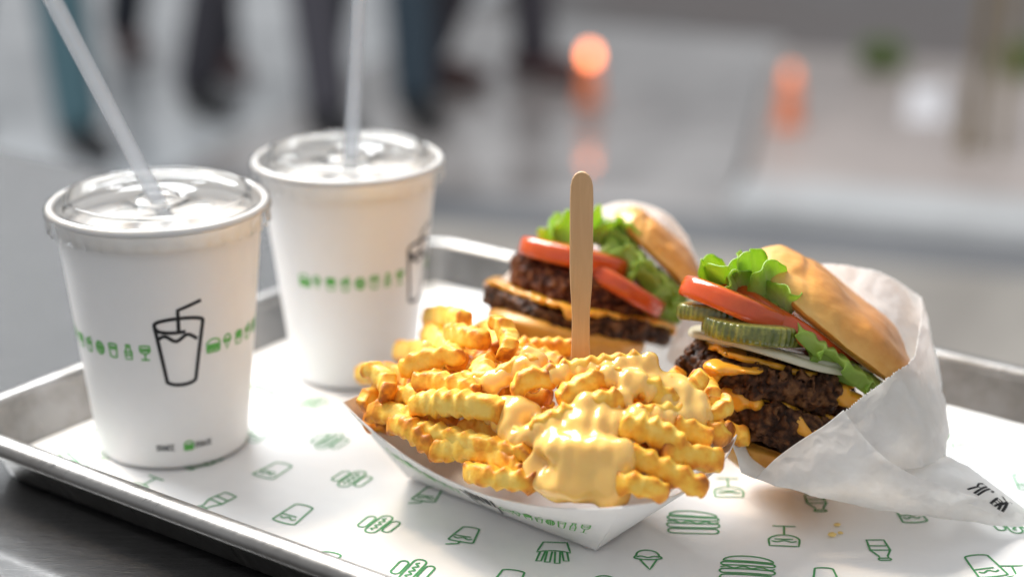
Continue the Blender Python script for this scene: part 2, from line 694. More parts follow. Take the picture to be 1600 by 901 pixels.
def person(x, y, heading, stride, coat, trousers, shoe, label, hair=(0.03, 0.02, 0.015), s=1.0, lift=0.0):
    root = empty('person', (x, y, GZ), label, 'person', 'people walking past on the street')
    root.rotation_euler = (0, 0, 0)
    ch, sh = math.cos(heading), math.sin(heading)

    def w(p):
        fx, fy, z = p
        return np.array([x + s * (fx * ch - fy * sh), y + s * (fx * sh + fy * ch), GZ + s * z])
    hipz = 0.90
    legs = []
    for sd, ph in ((0.09, 1), (-0.09, -1)):
        foot = np.array([ph * stride, sd, 0.07 + (lift if ph < 0 else 0)])
        hip = np.array([0, sd, hipz])
        knee = (foot + hip) / 2 + np.array([0.05 + (0.05 if ph < 0 else 0), 0, 0.02])
        legs.append((hip, knee, foot))
    arms = []
    for sd, ph in ((0.2, -1), (-0.2, 1)):
        shd = np.array([0, sd, 1.42])
        hand = np.array([ph * stride * 0.7, sd * 1.2, 0.82])
        elb = (shd + hand) / 2 + np.array([-0.05, sd * 0.2, 0])
        arms.append((shd, elb, hand))

    def build(name, caps, h, mat, k=0.03):
        pts = np.array([w(p) for c in caps for p in c[:2]])
        rr = max(max(c[2:]) for c in caps) * s
        P, f = sdf_grid(pts.min(0) - rr - 3 * h, pts.max(0) + rr + 3 * h, h)
        for a, b, r0, r1 in caps:
            d, _ = capsule(P, w(a), w(b), r0 * s, r1 * s)
            f = smin(f, d, k)
        V, F = surface_nets(f, P[0, 0, 0], h)
        return mk(name, V, F, mat, root)
    skin = flat('skin', (0.55, 0.34, 0.25), 0.5)
    body = [((0, 0, 0.95), (0, 0, 1.35), 0.10, 0.115), ((0, -0.13, 1.40), (0, 0.13, 1.40), 0.055, 0.055), ((0, 0, 1.42), (0.02, 0, 1.56), 0.05, 0.045),
            ((0.02, 0, 1.60), (0.015, 0, 1.66), 0.075, 0.085), ((0.10, 0, 1.60), (0.105, 0, 1.585), 0.012, 0.014)]
    for hip, kn_, ft in legs:
        body += [(hip, kn_, 0.07, 0.048), (kn_, ft, 0.046, 0.034), (ft + [-0.03, 0, -0.03], ft + [0.15, 0, -0.04], 0.03, 0.026)]
    for a, e, hd in arms:
        body += [(a, e, 0.045, 0.036), (e, hd, 0.034, 0.024), (hd, hd + [0.01, 0, -0.08], 0.028, 0.02)]
        for q in range(4):
            body.append((hd + [0.02 - 0.014 * q, 0, -0.07], hd + [0.03 - 0.014 * q, 0, -0.15 + 0.008 * abs(q - 1)], 0.009, 0.007))
        body.append((hd + [0.025, 0, -0.02], hd + [0.06, 0, -0.08], 0.010, 0.008))
    build('body', body, 0.013, skin, 0.012)
    tr = []
    for hip, kn_, ft in legs:
        tr += [(hip, kn_, 0.098, 0.078), (kn_, ft + [0, 0, 0.03], 0.076, 0.066)]
    tr.append(((0, -0.06, 0.93), (0, 0.06, 0.93), 0.10, 0.10))
    build('trousers', tr, 0.014, trousers)
    ct = [((0, 0, 0.90), (0, 0, 1.35), 0.16, 0.15), ((0, -0.15, 1.41), (0, 0.15, 1.41), 0.075, 0.075)]
    for a, e, hd in arms:
        ct += [(a, e, 0.065, 0.055), (e, hd + [0, 0, 0.04], 0.053, 0.045)]
    build('coat', ct, 0.018, coat)
    for hip, kn_, ft in legs:
        build('shoe', [(ft + [-0.05, 0, -0.03], ft + [0.10, 0, -0.035], 0.045, 0.042), (ft + [0.1, 0, -0.04], ft + [0.19, 0, -0.045], 0.042, 0.03)], 0.012, shoe)
    build('hair', [((-0.01, 0, 1.66), (0.0, 0, 1.70), 0.098, 0.085)], 0.014, flat('hair', hair, 0.6))
    return root


navy = flat('navy_cloth', (0.035, 0.04, 0.055), 0.8)
teal = flat('teal_cloth', (0.06, 0.125, 0.15), 0.8)
char = flat('charcoal_cloth', (0.055, 0.052, 0.065), 0.8)
deep = flat('deep_blue_cloth', (0.03, 0.05, 0.07), 0.8)
greyc = flat('grey_cloth', (0.09, 0.085, 0.09), 0.8)
brown = flat('brown_leather', (0.07, 0.022, 0.02), 0.5)
blackl = flat('black_leather', (0.012, 0.012, 0.014), 0.45)
pinkc = flat('pink_leather', (0.42, 0.24, 0.22), 0.5)
person(-1.42, 5.00, R(-55), 0.25, navy, teal, blackl, 'person in teal trousers walking at far left behind the near straw')
person(-1.16, 6.06, R(-61), 0.24, char, navy, brown, 'person in dark trousers and red-brown shoes walking behind the near cup')
person(-0.74, 5.18, R(-57), 0.25, navy, char, blackl, 'person in charcoal trousers striding just left of the far cup straw')
person(-0.44, 5.36, R(-70), 0.20, char, deep, blackl, 'person in deep blue trousers behind the far cup straw')
person(-0.10, 5.75, R(-20), 0.15, greyc, char, brown, 'person with legs apart between the far straw and the orange light')


def orange_post(x, y, h, label, glow):
    root = empty('warning_post', (x, y, GZ), label, 'traffic post', 'orange posts standing on the street')
    pl = NT('orange_plastic')
    pl.set(Base_Color=(0.80, 0.20, 0.06, 1), Roughness=0.45)
    n = 24
    prof = [(0.0, 0), (0.042, 0), (0.042, 0.02), (0.031, 0.03), (0.030, h * 0.5), (0.028, h), (0.0, h + 0.005)]
    V = [(x + r * math.cos(2 * math.pi * k / n), y + r * math.sin(2 * math.pi * k / n), GZ + z + 0.004) for r, z in prof for k in range(n)]
    mk('post', V, grid_faces(len(prof), n, False, True)[:, ::-1], pl.m, root)
    prof = [(0.0, h + 0.006), (0.012, h + 0.006), (0.016, h + 0.018), (0.016, h + 0.035), (0.010, h + 0.046), (0.0, h + 0.050)]
    V = [(x + r * math.cos(2 * math.pi * k / n), y + r * math.sin(2 * math.pi * k / n), GZ + z + 0.004) for r, z in prof for k in range(n)]
    t = NT('amber_lens')
    t.set(Base_Color=(0.85, 0.22, 0.05, 1), Roughness=0.3)
    if glow:
        t.b.inputs['Emission Color'].default_value = (1.0, 0.27, 0.10, 1)
        t.b.inputs['Emission Strength'].default_value = glow
    mk('lamp', V, grid_faces(len(prof), n, False, True)[:, ::-1], t.m, root)
    return root


o1 = atd(922, 86, 5.45)
orange_post(o1[0], o1[1], o1[2] - GZ - 0.03, 'orange post with a bright round orange light behind the wooden stick', 9.0)
o2 = atd(1236, 108, 5.15)
orange_post(o2[0], o2[1], o2[2] - GZ - 0.045, 'dimmer orange post with no bright light above the right burger', 1.2)

# street tree, low plants and the small white bag
def tree(x, y):
    root = empty('street_tree', (x, y, GZ), 'thin brown street tree trunk standing on the pale paving', 'tree')
    bark = NT('bark')
    n = bark.noise(30, 5, 0.6, bark.co((1, 1, 0.2)))
    bark.col(bark.mix(n, (0.12, 0.085, 0.045), (0.25, 0.19, 0.11)))
    bark.bump(n, 0.8, 0.01)
    H, nr, ns = 3.2, 60, 14
    V = []
    for i in range(nr):
        z = H * i / (nr - 1)
        r = 0.019 * (1 - 0.3 * i / nr) + 0.015 * math.exp(-z / 0.06)
        cx = x + 0.03 * math.sin(z * 1.7)
        for k in range(ns):
            a = 2 * math.pi * k / ns
            rr = r * (1 + 0.12 * math.sin(3 * a + z * 4))
            V.append((cx + rr * math.cos(a), y + rr * math.sin(a), GZ + 0.011 + z))
    mk('trunk', V, grid_faces(nr, ns, False, True)[:, ::-1], bark.m, root)
    # crown of small leaf faces well above the picture
    lf = NT('street_leaf')
    lf.set(Base_Color=(0.06, 0.12, 0.03, 1), Roughness=0.5)
    pts = rng.normal(size=(900, 3))
    pts = pts / np.linalg.norm(pts, axis=1)[:, None] * (rng.random((900, 1)) ** 0.5) * np.array([0.8, 0.8, 0.9]) + np.array([x, y, GZ + 3.6])
    V, F = [], []
    for p in pts:
        a, b = rng.normal(size=3), rng.normal(size=3)
        a /= np.linalg.norm(a); b -= a * (a @ b); b /= np.linalg.norm(b)
        k = len(V)
        V += [p - a * 0.05, p + b * 0.025, p + a * 0.05, p - b * 0.025]
        F.append([k, k + 1, k + 2, k + 3])
    mk('crown', V, F, lf.m, root, smooth=False)
    stk = NT('stake_wood')
    stk.set(Base_Color=(0.22, 0.16, 0.08, 1), Roughness=0.7)
    V = []
    for i in range(2):
        for k in range(8):
            a = k * math.pi / 4
            V.append((x + 0.07 + 0.012 * math.cos(a), y - 0.05 + 0.012 * math.sin(a), GZ + 0.011 + 1.3 * i))
    mk('stake', V, list(grid_faces(2, 8, False, True)[:, ::-1]) + [list(range(8, 16))], stk.m, root)


tp = atz(1512, 240, GZ)
tree(tp[0], tp[1])


def shrub(px, py, d, size, label):
    c = atd(px, py, d)
    root = empty('shrub', (c[0], c[1], GZ), label, 'plant', 'low green plants on the paving')
    lf = NT('shrub_leaf')
    nn = lf.noise(20, 3)
    lf.col(lf.mix(nn, (0.14, 0.20, 0.07), (0.26, 0.33, 0.14)))
    V, F = [], []
    top = c[2]
    for q in range(420):
        a = rng.random() * 2 * math.pi
        rr = size * math.sqrt(rng.random())
        z = GZ + 0.01 + (top - GZ + 0.06) * rng.random()
        p = np.array([c[0] + rr * math.cos(a), c[1] + rr * math.sin(a), z])
        u = rng.normal(size=3); u /= np.linalg.norm(u)
        v = rng.normal(size=3); v -= u * (u @ v); v /= np.linalg.norm(v)
        k = len(V)
        V += [p - u * 0.035, p + v * 0.015, p + u * 0.035, p - v * 0.015]
        F.append([k, k + 1, k + 2, k + 3])
    mk('foliage', V, F, lf.m, root, smooth=False)
    V = []
    for i in range(2):
        for k in range(8):
            a = k * math.pi / 4
            V.append((c[0] + 0.012 * math.cos(a), c[1] + 0.012 * math.sin(a), GZ + i * (top - GZ)))
    mk('stem', V, grid_faces(2, 8, False, True)[:, ::-1], flat('stem', (0.1, 0.07, 0.04), 0.7), root)


shrub(1378, 104, 5.95, 0.06, 'low green plant left of the street tree')
shrub(1604, 108, 5.9, 0.09, 'low green plant right of the street tree at the picture edge')
c = atz(1446, 185, GZ + 0.01)
wb, hb, db = 0.062, 0.10, 0.045
V, F = [], []
for i in range(7):
    tt = i / 6
    for k in range(24):
        a = 2 * math.pi * k / 24
        ca, sa = math.cos(a), math.sin(a)
        rx = wb * (abs(ca) ** 0.5) * (1 if ca > 0 else -1) * (1 - 0.18 * tt)
        ry = db * (abs(sa) ** 0.5) * (1 if sa > 0 else -1) * (1 - 0.3 * tt)
        V.append((c[0] + rx, c[1] + ry, GZ + 0.011 + hb * tt + (0.01 * math.sin(3 * a) if i == 6 else 0)))
F = list(grid_faces(7, 24, False, True)[:, ::-1]) + [list(range(24))]
tag(mk('paper_bag', V, F, flat('white_bag_paper', (0.92, 0.92, 0.95), 0.5)), 'small white bag standing on the paving beside the street tree', 'bag')

# ------------------------------------------------------------------ counter and tray
TA = np.array([0.809, -0.588])      # along the tray
TB = np.array([0.588, 0.809])       # across the tray, away from the camera
def tw(a, b, z): return np.array([a * TA[0] + b * TB[0], a * TA[1] + b * TB[1], z])
TZ = -0.0035

def box_pts(a0, a1, b0, b1, z0, z1):
    V = [tw(a, b, z) for z in (z0, z1) for a, b in ((a0, b0), (a1, b0), (a1, b1), (a0, b1))]
    F = [[3, 2, 1, 0], [4, 5, 6, 7], [0, 1, 5, 4], [1, 2, 6, 5], [2, 3, 7, 6], [3, 0, 4, 7]]
    return V, F


tb = empty('table', tuple(tw(-0.4, 0.3, GZ)), 'dark stained wooden counter under the metal tray', 'table')
V, F = box_pts(-1.9, 1.4, 0.02, 0.772, TZ - 0.035, TZ)
o = mk('table_top', V, F, M['table'], tb, smooth=False)
bv = o.modifiers.new('edge', 'BEVEL'); bv.width = 0.004; bv.segments = 3
for a in (-1.8, 1.3):
    V, F = box_pts(a - 0.03, a + 0.03, 0.3, 0.5, GZ, TZ - 0.036)
    mk('leg', V, F, M['table'], tb, smooth=False)

A0, A1, B0, B1 = -0.588, -0.168, 0.4035, 0.7245


def rrect(inset, z, rad, n=10):
    a0, a1, b0, b1 = A0 + inset, A1 - inset, B0 + inset, B1 - inset
    r = max(rad - inset, 0.002)
    out = []
    for (ca, cb, st) in ((a1 - r, b1 - r, 0), (a0 + r, b1 - r, 90), (a0 + r, b0 + r, 180), (a1 - r, b0 + r, 270)):
        for k in range(n + 1):
            t = R(st + 90 * k / n)
            out.append(tw(ca + r * math.cos(t), cb + r * math.sin(t), z))
    return out


trayroot = empty('sheet_pan', tuple(tw(-0.38, 0.56, TZ)), 'worn aluminium sheet pan with rolled rim holding the meal', 'tray')
def loops(prof, rad=0.034):
    V = []
    for ins, z in prof: V += rrect(ins, z, rad)
    n = len(rrect(0, 0, rad))
    return V, n
prof = [(0.060, -0.0012), (0.0215, -0.0012), (0.0185, -0.0004), (0.0170, 0.002), (0.0098, 0.0195)]
V, n = loops(prof)
F = [q for q in grid_faces(len(prof), n, False, True)] + [list(range(n))[::-1]]
inner = prof
prof = [(0.0095, 0.0160), (0.0165, -0.0010), (0.0185, -0.0028), (0.0215, -0.0034), (0.06, -0.0034)]
V2, n = loops(prof)
F2 = [q + len(V) for q in grid_faces(len(prof), n, False, True)] + [[len(V) + 4 * n + k for k in range(n)]]
mk('pan_base', V + V2, [list(q)[::-1] for q in F + F2], M['pan'], trayroot)
prof = []
for k in range(15):
    t = R(165 - 330 * k / 14 * 1.0)
    prof.append((0.0052 - 0.0050 * math.cos(t) * -1 * -1, 0.0190 + 0.0042 * math.sin(t)))
prof = [(0.0052 + 0.0050 * math.cos(R(-20 + 330 * k / 15)), 0.0187 + 0.0044 * math.sin(R(-20 + 330 * k / 15))) for k in range(16)]
V, n = loops(prof)
mk('rolled_rim', V, [list(q) for q in grid_faces(len(prof), n, False, True)], M['pan'], trayroot)


def paper_z(x, y):
    x, y = np.asarray(x, float), np.asarray(y, float)
    p = np.stack([x * 22, y * 22, np.full_like(x, 0.3)], -1)
    p2 = np.stack([x * 60, y * 60, np.full_like(x, 4.3)], -1)
    return 0.0010 + 0.0007 * noise(p) + 0.00035 * noise(p2)


na, nb = 150, 110
aa = np.linspace(A0 + 0.0195, A1 - 0.0195, na)
bb = np.linspace(B0 + 0.0195, B1 - 0.0195, nb)
AA, BB = np.meshgrid(aa, bb, indexing='ij')
X = AA * TA[0] + BB * TB[0]
Y = AA * TA[1] + BB * TB[1]
Z = np.maximum(paper_z(X, Y), -0.0002)
edge = np.minimum.reduce([AA - aa[0], aa[-1] - AA, BB - bb[0], bb[-1] - BB])
Z = Z + np.clip(0.006 - edge, 0, 1) * 0.35
liner = mk('tray_liner', np.stack([X, Y, Z], -1).reshape(-1, 3), grid_faces(na, nb), M['liner'])
tag(liner, 'white tray liner paper printed with green food icons, lying in the metal tray', 'paper liner')

# ------------------------------------------------------------------ printed line icons (polylines in a unit box, y up)
def arc(cx, cy, rx, ry, a0, a1, n=14):
    return [(cx + rx * math.cos(R(a0 + (a1 - a0) * k / n)), cy + ry * math.sin(R(a0 + (a1 - a0) * k / n))) for k in range(n + 1)]
def wave(x0, x1, y, amp, nw, n=24):
    return [(x0 + (x1 - x0) * k / n, y + amp * math.sin(2 * math.pi * nw * k / n)) for k in range(n + 1)]
def pill(cx, cy, w, h, n=10):
    r = w / 2
    return arc(cx, cy + h / 2 - r, r, r, 0, 180, n) + arc(cx, cy - h / 2 + r, r, r, 180, 360, n) + [(cx + r, cy + h / 2 - r)]
def hpill(cx, cy, w, h, n=8):
    return [(cx + (y - cy), cy + (x - cx)) for x, y in pill(cx, cy, h, w, n)]


SHAKE = [[(-.27, .24), (-.17, -.47)] + arc(0, -.44, .17, .06, 180, 360)[0:] + [(.17, -.44), (.27, .27)] + arc(0, .26, .27, .06, 0, 180) + [(-.27, .24)],
         [(-.01, .17), (-.01, .42), (.23, .50)], arc(-.03, .20, .22, .05, 185, 290), wave(-.24, .18, .08, .035, 1.6)]
CUPG = [[(-.30, .42), (-.24, -.40)] + arc(0, -.38, .24, .07, 180, 360) + [(.30, .42)] + arc(0, .42, .30, .05, 0, 180), wave(-.18, .2, .24, .035, 1.5), [(-.12, .12), (.24, .12)]]
SODA = [[(-.30, .26), (-.20, -.46)] + arc(0, -.44, .2, .06, 180, 360) + [(.30, .26)] + arc(0, .26, .30, .05, 0, 180), [(0, .3), (.02, .42), (.26, .50)], wave(-.2, .2, .12, .035, 1.5), [(-.14, .02), (.2, .02)]]
HOTDOG = [pill(0, 0, .30, 1.0), pill(-.32, 0, .22, .62), pill(.32, 0, .22, .62), [(y, x) for x, y in wave(-.33, .33, 0, .055, 3.5)]]
BURGER = [arc(0, .12, .48, .34, 0, 180) + [(-.48, .08), (.48, .08), (.48, .12)], wave(-.46, .46, 0, .03, 3), hpill(0, -.14, .98, .12), hpill(0, -.34, .94, .16)]
STACK = [hpill(0, .36, .96, .2), hpill(0, .12, 1.0, .16), wave(-.48, .48, -.02, .035, 3), hpill(0, -.16, .98, .12), [(-.46, -.27)] + arc(0, -.27, .46, .2, 180, 360) + [(-.46, -.27)]]
BOTTLE = [[(-.20, -.46), (.20, -.46), (.23, .02), (.10, .30), (.10, .40), (-.10, .40), (-.10, .30), (-.23, .02), (-.20, -.46)], [(-.22, -.18), (.22, -.18)], [(-.23, .02), (.23, .02)], hpill(0, .45, .28, .1)]
WINE = [[(-.30, .48)] + arc(0, .22, .32, .26, 180, 360) + [(.30, .48), (-.30, .48)], [(0, -.04), (0, -.44)], [(-.22, -.46), (.22, -.46)], wave(-.24, .24, .26, .03, 1.5), [(-.16, .16), (.18, .16)]]
CONE = [[(-.2, .02), (0, -.5), (.2, .02)], arc(0, .1, .32, .1, 180, 360) + [(.26, .2)] + arc(0, .22, .26, .26, 0, 180) + [(-.32, .1)], wave(-.24, .24, .14, .03, 1.5)]
CONE = [[(x, y) for x, y in p] for p in CONE]
FRIES = [[(-.34, .0), (-.24, -.46), (.24, -.46), (.34, .0)] + [(.34, 0), (.2, -.06), (0, -.09), (-.2, -.06), (-.34, 0)]] + [[(x - .05, -.02), (x * 1.25 - .05, h), (x * 1.25 + .05, h), (x + .05, -.02)] for x, h in ((-.22, .36), (-.08, .46), (.08, .42), (.22, .38))]
BALL = [arc(0, 0, .34, .42, 0, 360, 20), [(0, -.42), (0, .42)], [(-.18, -.36), (-.18, .36)], [(.18, -.36), (.18, .36)], [(-.34, 0), (.34, 0)]]
ICON = dict(shake=SHAKE, cup=CUPG, soda=SODA, hotdog=HOTDOG, burger=BURGER, stack=STACK, bottle=BOTTLE, wine=WINE, cone=CONE, fries=FRIES, ball=BALL)


def ribbons(lines, width, fn, lift):
    """flat ink strokes laid on a surface; fn(points) -> positions, normals"""
    V, F = [], []
    for ln in lines:
        p = np.array(ln, float)
        keep = [0] + [i for i in range(1, len(p)) if np.hypot(*(p[i] - p[i - 1])) > 1e-7]
        p = p[keep]
        if len(p) < 2: continue
        q = [p[0]]
        for i in range(1, len(p)):          # short segments, so that strokes follow the surface
            L = np.hypot(*(p[i] - p[i - 1]))
            m = max(1, int(L / (width * 2.5)))
            for j in range(1, m + 1): q.append(p[i - 1] + (p[i] - p[i - 1]) * j / m)
        p = np.array(q)
        closed = np.hypot(*(p[0] - p[-1])) < 1e-6
        d = np.gradient(p, axis=0)
        if closed:
            d[0] = d[-1] = p[1] - p[-2]
        d /= np.maximum(np.linalg.norm(d, axis=1), 1e-9)[:, None]
        nn = np.stack([-d[:, 1], d[:, 0]], 1) * width / 2
        if not closed:
            p[0] -= d[0] * width / 2
            p[-1] += d[-1] * width / 2
        L, Nl = fn(p + nn)
        Rr, Nr = fn(p - nn)
        k = len(V)
        for i in range(len(p)):
            V.append(L[i] + Nl[i] * lift)
            V.append(Rr[i] + Nr[i] * lift)
        for i in range(len(p) - 1):
            F.append([k + 2 * i, k + 2 * i + 1, k + 2 * i + 3, k + 2 * i + 2])
    return V, F


def place2(lines, cx, cy, size, rot):
    c, s_ = math.cos(rot), math.sin(rot)
    return [[(cx + size * (x * c - y * s_), cy + size * (x * s_ + y * c)) for x, y in ln] for ln in lines]


def on_liner(p):
    z = np.maximum(paper_z(p[:, 0], p[:, 1]), -0.0002)
    return np.stack([p[:, 0], p[:, 1], z], 1), np.tile([0, 0, 1.0], (len(p), 1))


# measured places of the printed icons: photo point, kind, size in metres, rotation (180 = heads towards the viewer)
LI = [('hotdog', 592, 820, .0165, 155), ('hotdog', 550, 748, .0165, 152), ('hotdog', 515, 688, .0165, 150), ('hotdog', 486, 630, .0165, 150), ('hotdog', 645, 890, .0165, 158),
      ('cup', 460, 802, .017, 152), ('cup', 428, 735, .017, 150), ('cup', 503, 877, .017, 152), ('cup', 403, 676, .017, 148),
      ('bottle', 338, 783, .0165, 140), ('bottle', 318, 722, .0165, 138), ('bottle', 375, 845, .0165, 142), ('wine', 222, 757, .017, 145), ('wine', 182, 714, .017, 60),
      ('burger', 112, 672, .019, 120), ('burger', 100, 722, .019, 125), ('soda', 726, 838, .0165, 162), ('soda', 668, 775, .0165, 160), ('fries', 865, 862, .0185, 175), ('cup', 795, 905, .017, 165),
      ('cone', 1013, 873, .016, 0), ('stack', 1083, 815, .020, 175), ('stack', 1168, 888, .020, 170), ('wine', 1225, 838, .018, 172), ('wine', 1138, 762, .018, 176),
      ('bottle', 1375, 858, .0165, 183), ('bottle', 1276, 786, .0165, 182), ('cup', 1538, 882, .0185, 190), ('cup', 1420, 802, .0165, 188), ('hotdog', 1578, 818, .016, 190),
      ('fries', 1540, 638, .02, 160), ('cup', 1502, 690, .016, 175), ('cup', 1604, 752, .016, 180), ('cone', 945, 915, .016, 0), ('cup', 560, 520, .016, 150), ('hotdog', 640, 470, .0165, 150),
      ('burger', 700, 455, .018, 150), ('bottle', 760, 700, .016, 150), ('fries', 1490, 760, .018, 170), ('wine', 1590, 900, .018, 180), ('soda', 1290, 905, .0165, 176), ('burger', 410, 610, .018, 140), ('fries', 690, 640, .018, 150)]
for kind, px, py, sz, rot in LI:
    c = atz(px, py, 0.001)
    V, F = ribbons(place2(ICON[kind], c[0], c[1], sz, R(rot)), 0.00080, on_liner, 0.00022)
    mk('printed_icon', V, F, M['green'], liner)

# ------------------------------------------------------------------ cups
def revolve(prof, c, n=96, wob=None):
    V = []
    for i, (r, z) in enumerate(prof):
        for k in range(n):
            a = 2 * math.pi * k / n
            rr = r if wob is None else r + wob(i, a)
            V.append((c[0] + rr * math.cos(a), c[1] + rr * math.sin(a), c[2] + z))
    return V, grid_faces(len(prof), n, False, True)[:, ::-1]


STROKE = {'S': [[(.8, .85), (.5, 1), (.2, .85), (.25, .6), (.75, .4), (.8, .15), (.5, 0), (.2, .15)]], 'H': [[(.15, 0), (.15, 1)], [(.85, 0), (.85, 1)], [(.15, .5), (.85, .5)]],
          'A': [[(.1, 0), (.5, 1), (.9, 0)], [(.27, .38), (.73, .38)]], 'K': [[(.15, 0), (.15, 1)], [(.85, 1), (.15, .45), (.85, 0)]], 'E': [[(.85, 0), (.15, 0), (.15, 1), (.85, 1)], [(.15, .5), (.7, .5)]],
          'C': [[(.85, .8), (.55, 1), (.2, .8), (.15, .5), (.2, .2), (.55, 0), (.85, .2)]]}
def text(s, x, y, h, wd=0.72):
    out = []
    for k, ch in enumerate(s):
        out += [[(x + (k + px) * h * wd, y + py * h) for px, py in ln] for ln in STROKE[ch]]
    return out


def cup(cx, cy, zrot, label, gr, dims=(0.103, 0.0315, 0.0418)):
    z0 = 0.0022
    HC, RB, RT = dims
    root = empty('paper_cup', (cx, cy, z0), label, 'cup', gr)
    c = (cx, cy, z0)
    prof = [(0.0, 0.006), (RB - 0.002, 0.006), (RB - 0.0012, 0.001), (RB - 0.0004, 0.0), (RB, 0.0010)]
    for k in range(1, 25):
        t = k / 24
        prof.append((RB + (RT - RB) * t, 0.001 + (HC - 0.001) * t))
    V, F = revolve(prof, c)
    ip = [(RT - 0.0006, HC), (RB - 0.0022, 0.0065), (0.0, 0.0065)]
    V2, F2 = revolve(ip, c)
    mk('cup_wall', V + V2, list(F) + [list(q + len(V)) for q in F2], M['cup'], root)
    prof = [(RT + 0.0014 + 0.0016 * math.cos(R(a)), HC + 0.0005 + 0.0016 * math.sin(R(a))) for a in range(-180, 181, 24)]
    V, F = revolve(prof, c)
    mk('rolled_lip', V, F[:, ::-1], M['cup'], root)
    # clear snap-on lid
    zt = HC + 0.0024
    lp = [(RT + 0.0018, HC - 0.0075), (RT + 0.0030, HC - 0.0070), (RT + 0.0026, HC - 0.0035), (RT + 0.0040, HC - 0.0005), (RT + 0.0036, HC + 0.0018), (RT + 0.0020, zt + 0.0004),
          (RT - 0.0005, zt), (RT - 0.0018, zt - 0.0025), (RT - 0.0024, zt - 0.0050), (RT - 0.0034, zt - 0.0054), (RT - 0.0038, zt - 0.002), (RT - 0.0040, zt + 0.0020), (RT - 0.0043, zt + 0.0030), (RT - 0.0050, zt + 0.0034),
          (RT - 0.0058, zt + 0.0030), (RT - 0.0062, zt + 0.0014), (RT - 0.0068, zt + 0.0006), (RT - 0.012, zt + 0.0005), (0.024, zt + 0.0006), (0.0125, zt + 0.0009), (0.0112, zt - 0.0010), (0.0095, zt - 0.0012), (0.0088, zt + 0.0012), (0.0060, zt + 0.0014), (0.0046, zt + 0.0010)]
    def wob(i, a):
        if i < 3: return 0.00045 * (1 if math.sin(36 * a) > 0 else -1)
        return 0.00012 * math.sin(5 * a + i)
    V, F = revolve(lp, c, 216, wob)
    V = np.array(V)
    top = V[:, 2] > z0 + zt - 0.0005
    V[:, 2] += np.where(top, 0.00025 * noise(np.stack([V[:, 0] * 60, V[:, 1] * 60, np.zeros(len(V))], -1)), 0)
    lid = mk('lid', V, F, M['lid'], root)
    V, F = revolve([(0.0, HC - 0.0075), (RT * 0.5, HC - 0.0075), (RT - 0.0019, HC - 0.0078)], c)
    V = np.array(V)
    V[:, 2] += 0.0006 * noise(np.stack([V[:, 0] * 90, V[:, 1] * 90, V[:, 2]], -1))
    mk('drink', V, F[:, ::-1], M['drink'], root)  # pale surface added high in the cup to brighten the inside of the lid
    # moulded buttons on the lid
    for k, (ang, rr) in enumerate(((40, .024), (130, .026), (215, .025), (320, .024))):
        bx, by = cx + rr * math.cos(R(ang) + zrot), cy + rr * math.sin(R(ang) + zrot)
        V, F = revolve([(0.0046, zt + 0.0005), (0.0043, zt + 0.0012), (0.0036, zt + 0.0015), (0.0, zt + 0.0015)], (bx, by, z0), 32)
        b = mk('button', np.array(V), F, M['lid'], lid)
    # ink: (arc metres from the front mark, height) on the cone
    def on_cup(p):
        t = p[:, 1] / HC
        r = RB + (RT - RB) * t
        a = zrot + p[:, 0] / 0.0375
        N = np.stack([np.cos(a), np.sin(a), np.full(len(p), -(RT - RB) / HC)], 1)
        N /= np.linalg.norm(N, axis=1)[:, None]
        return np.stack([cx + r * np.cos(a), cy + r * np.sin(a), z0 + p[:, 1]], 1), N
    V, F = ribbons(place2(SHAKE, 0.0, 0.0555, 0.0355, 0), 0.0015, on_cup, 0.00012)
    mk('printed_drawing', V, F, M['black'], root)
    V3, F3 = ribbons(text('SHAKE', -0.0135, 0.0085, 0.0024) + text('SHACK', 0.0045, 0.0085, 0.0024), 0.00045, on_cup, 0.00012)
    mk('printed_lettering', V3, F3, M['black'], root)
    row = ['burger', 'cone', 'fries', 'soda', 'ball', 'cup', 'bottle', 'wine']
    for sd in (-1, 1):
        for k in range(8):
            kk = k if sd > 0 else k
            nm = row[k] if sd > 0 else row[7 - k]
            V, F = ribbons(place2(ICON[nm], sd * (0.0142 + 0.0070 * k), 0.0525, 0.0064, 0), 0.00072, on_cup, 0.00012)
            mk('printed_icon', V, F, M['lime'], root)
    V, F = ribbons(place2(BURGER, 0.0018, 0.0098, 0.0044, 0), 0.0007, on_cup, 0.00012)
    mk('printed_icon', V, F, M['lime'], root)
    return root


def tube(name, pts, r, mat, label, cat, group=None, n=20, wall=0.0004):
    pts = np.array(pts, float)
    V = []
    for rr, order in ((r, 1), (r - wall, -1)):
        for p, q in zip(pts, np.gradient(pts, axis=0)):
            q = q / np.linalg.norm(q)
            u = np.cross(q, [0, 1, 0.2]); u /= np.linalg.norm(u)
            w = np.cross(q, u)
            for k in range(n):
                a = 2 * math.pi * k / n
                V.append(p + rr * (math.cos(a) * u + math.sin(a) * w))
    m = len(pts)
    f1 = grid_faces(m, n, False, True)
    F = list(f1[:, ::-1]) + list(f1 + m * n)
    for k in range(n):
        k2 = (k + 1) % n
        F.append([k, k2, m * n + k2, m * n + k])
        F.append([(m - 1) * n + k2, (m - 1) * n + k, (2 * m - 1) * n + k, (2 * m - 1) * n + k2])
    return tag(mk(name, V, F, mat), label, cat, group)


C1 = (-0.1436, 0.6995)
C2 = (-0.0738, 0.7820)
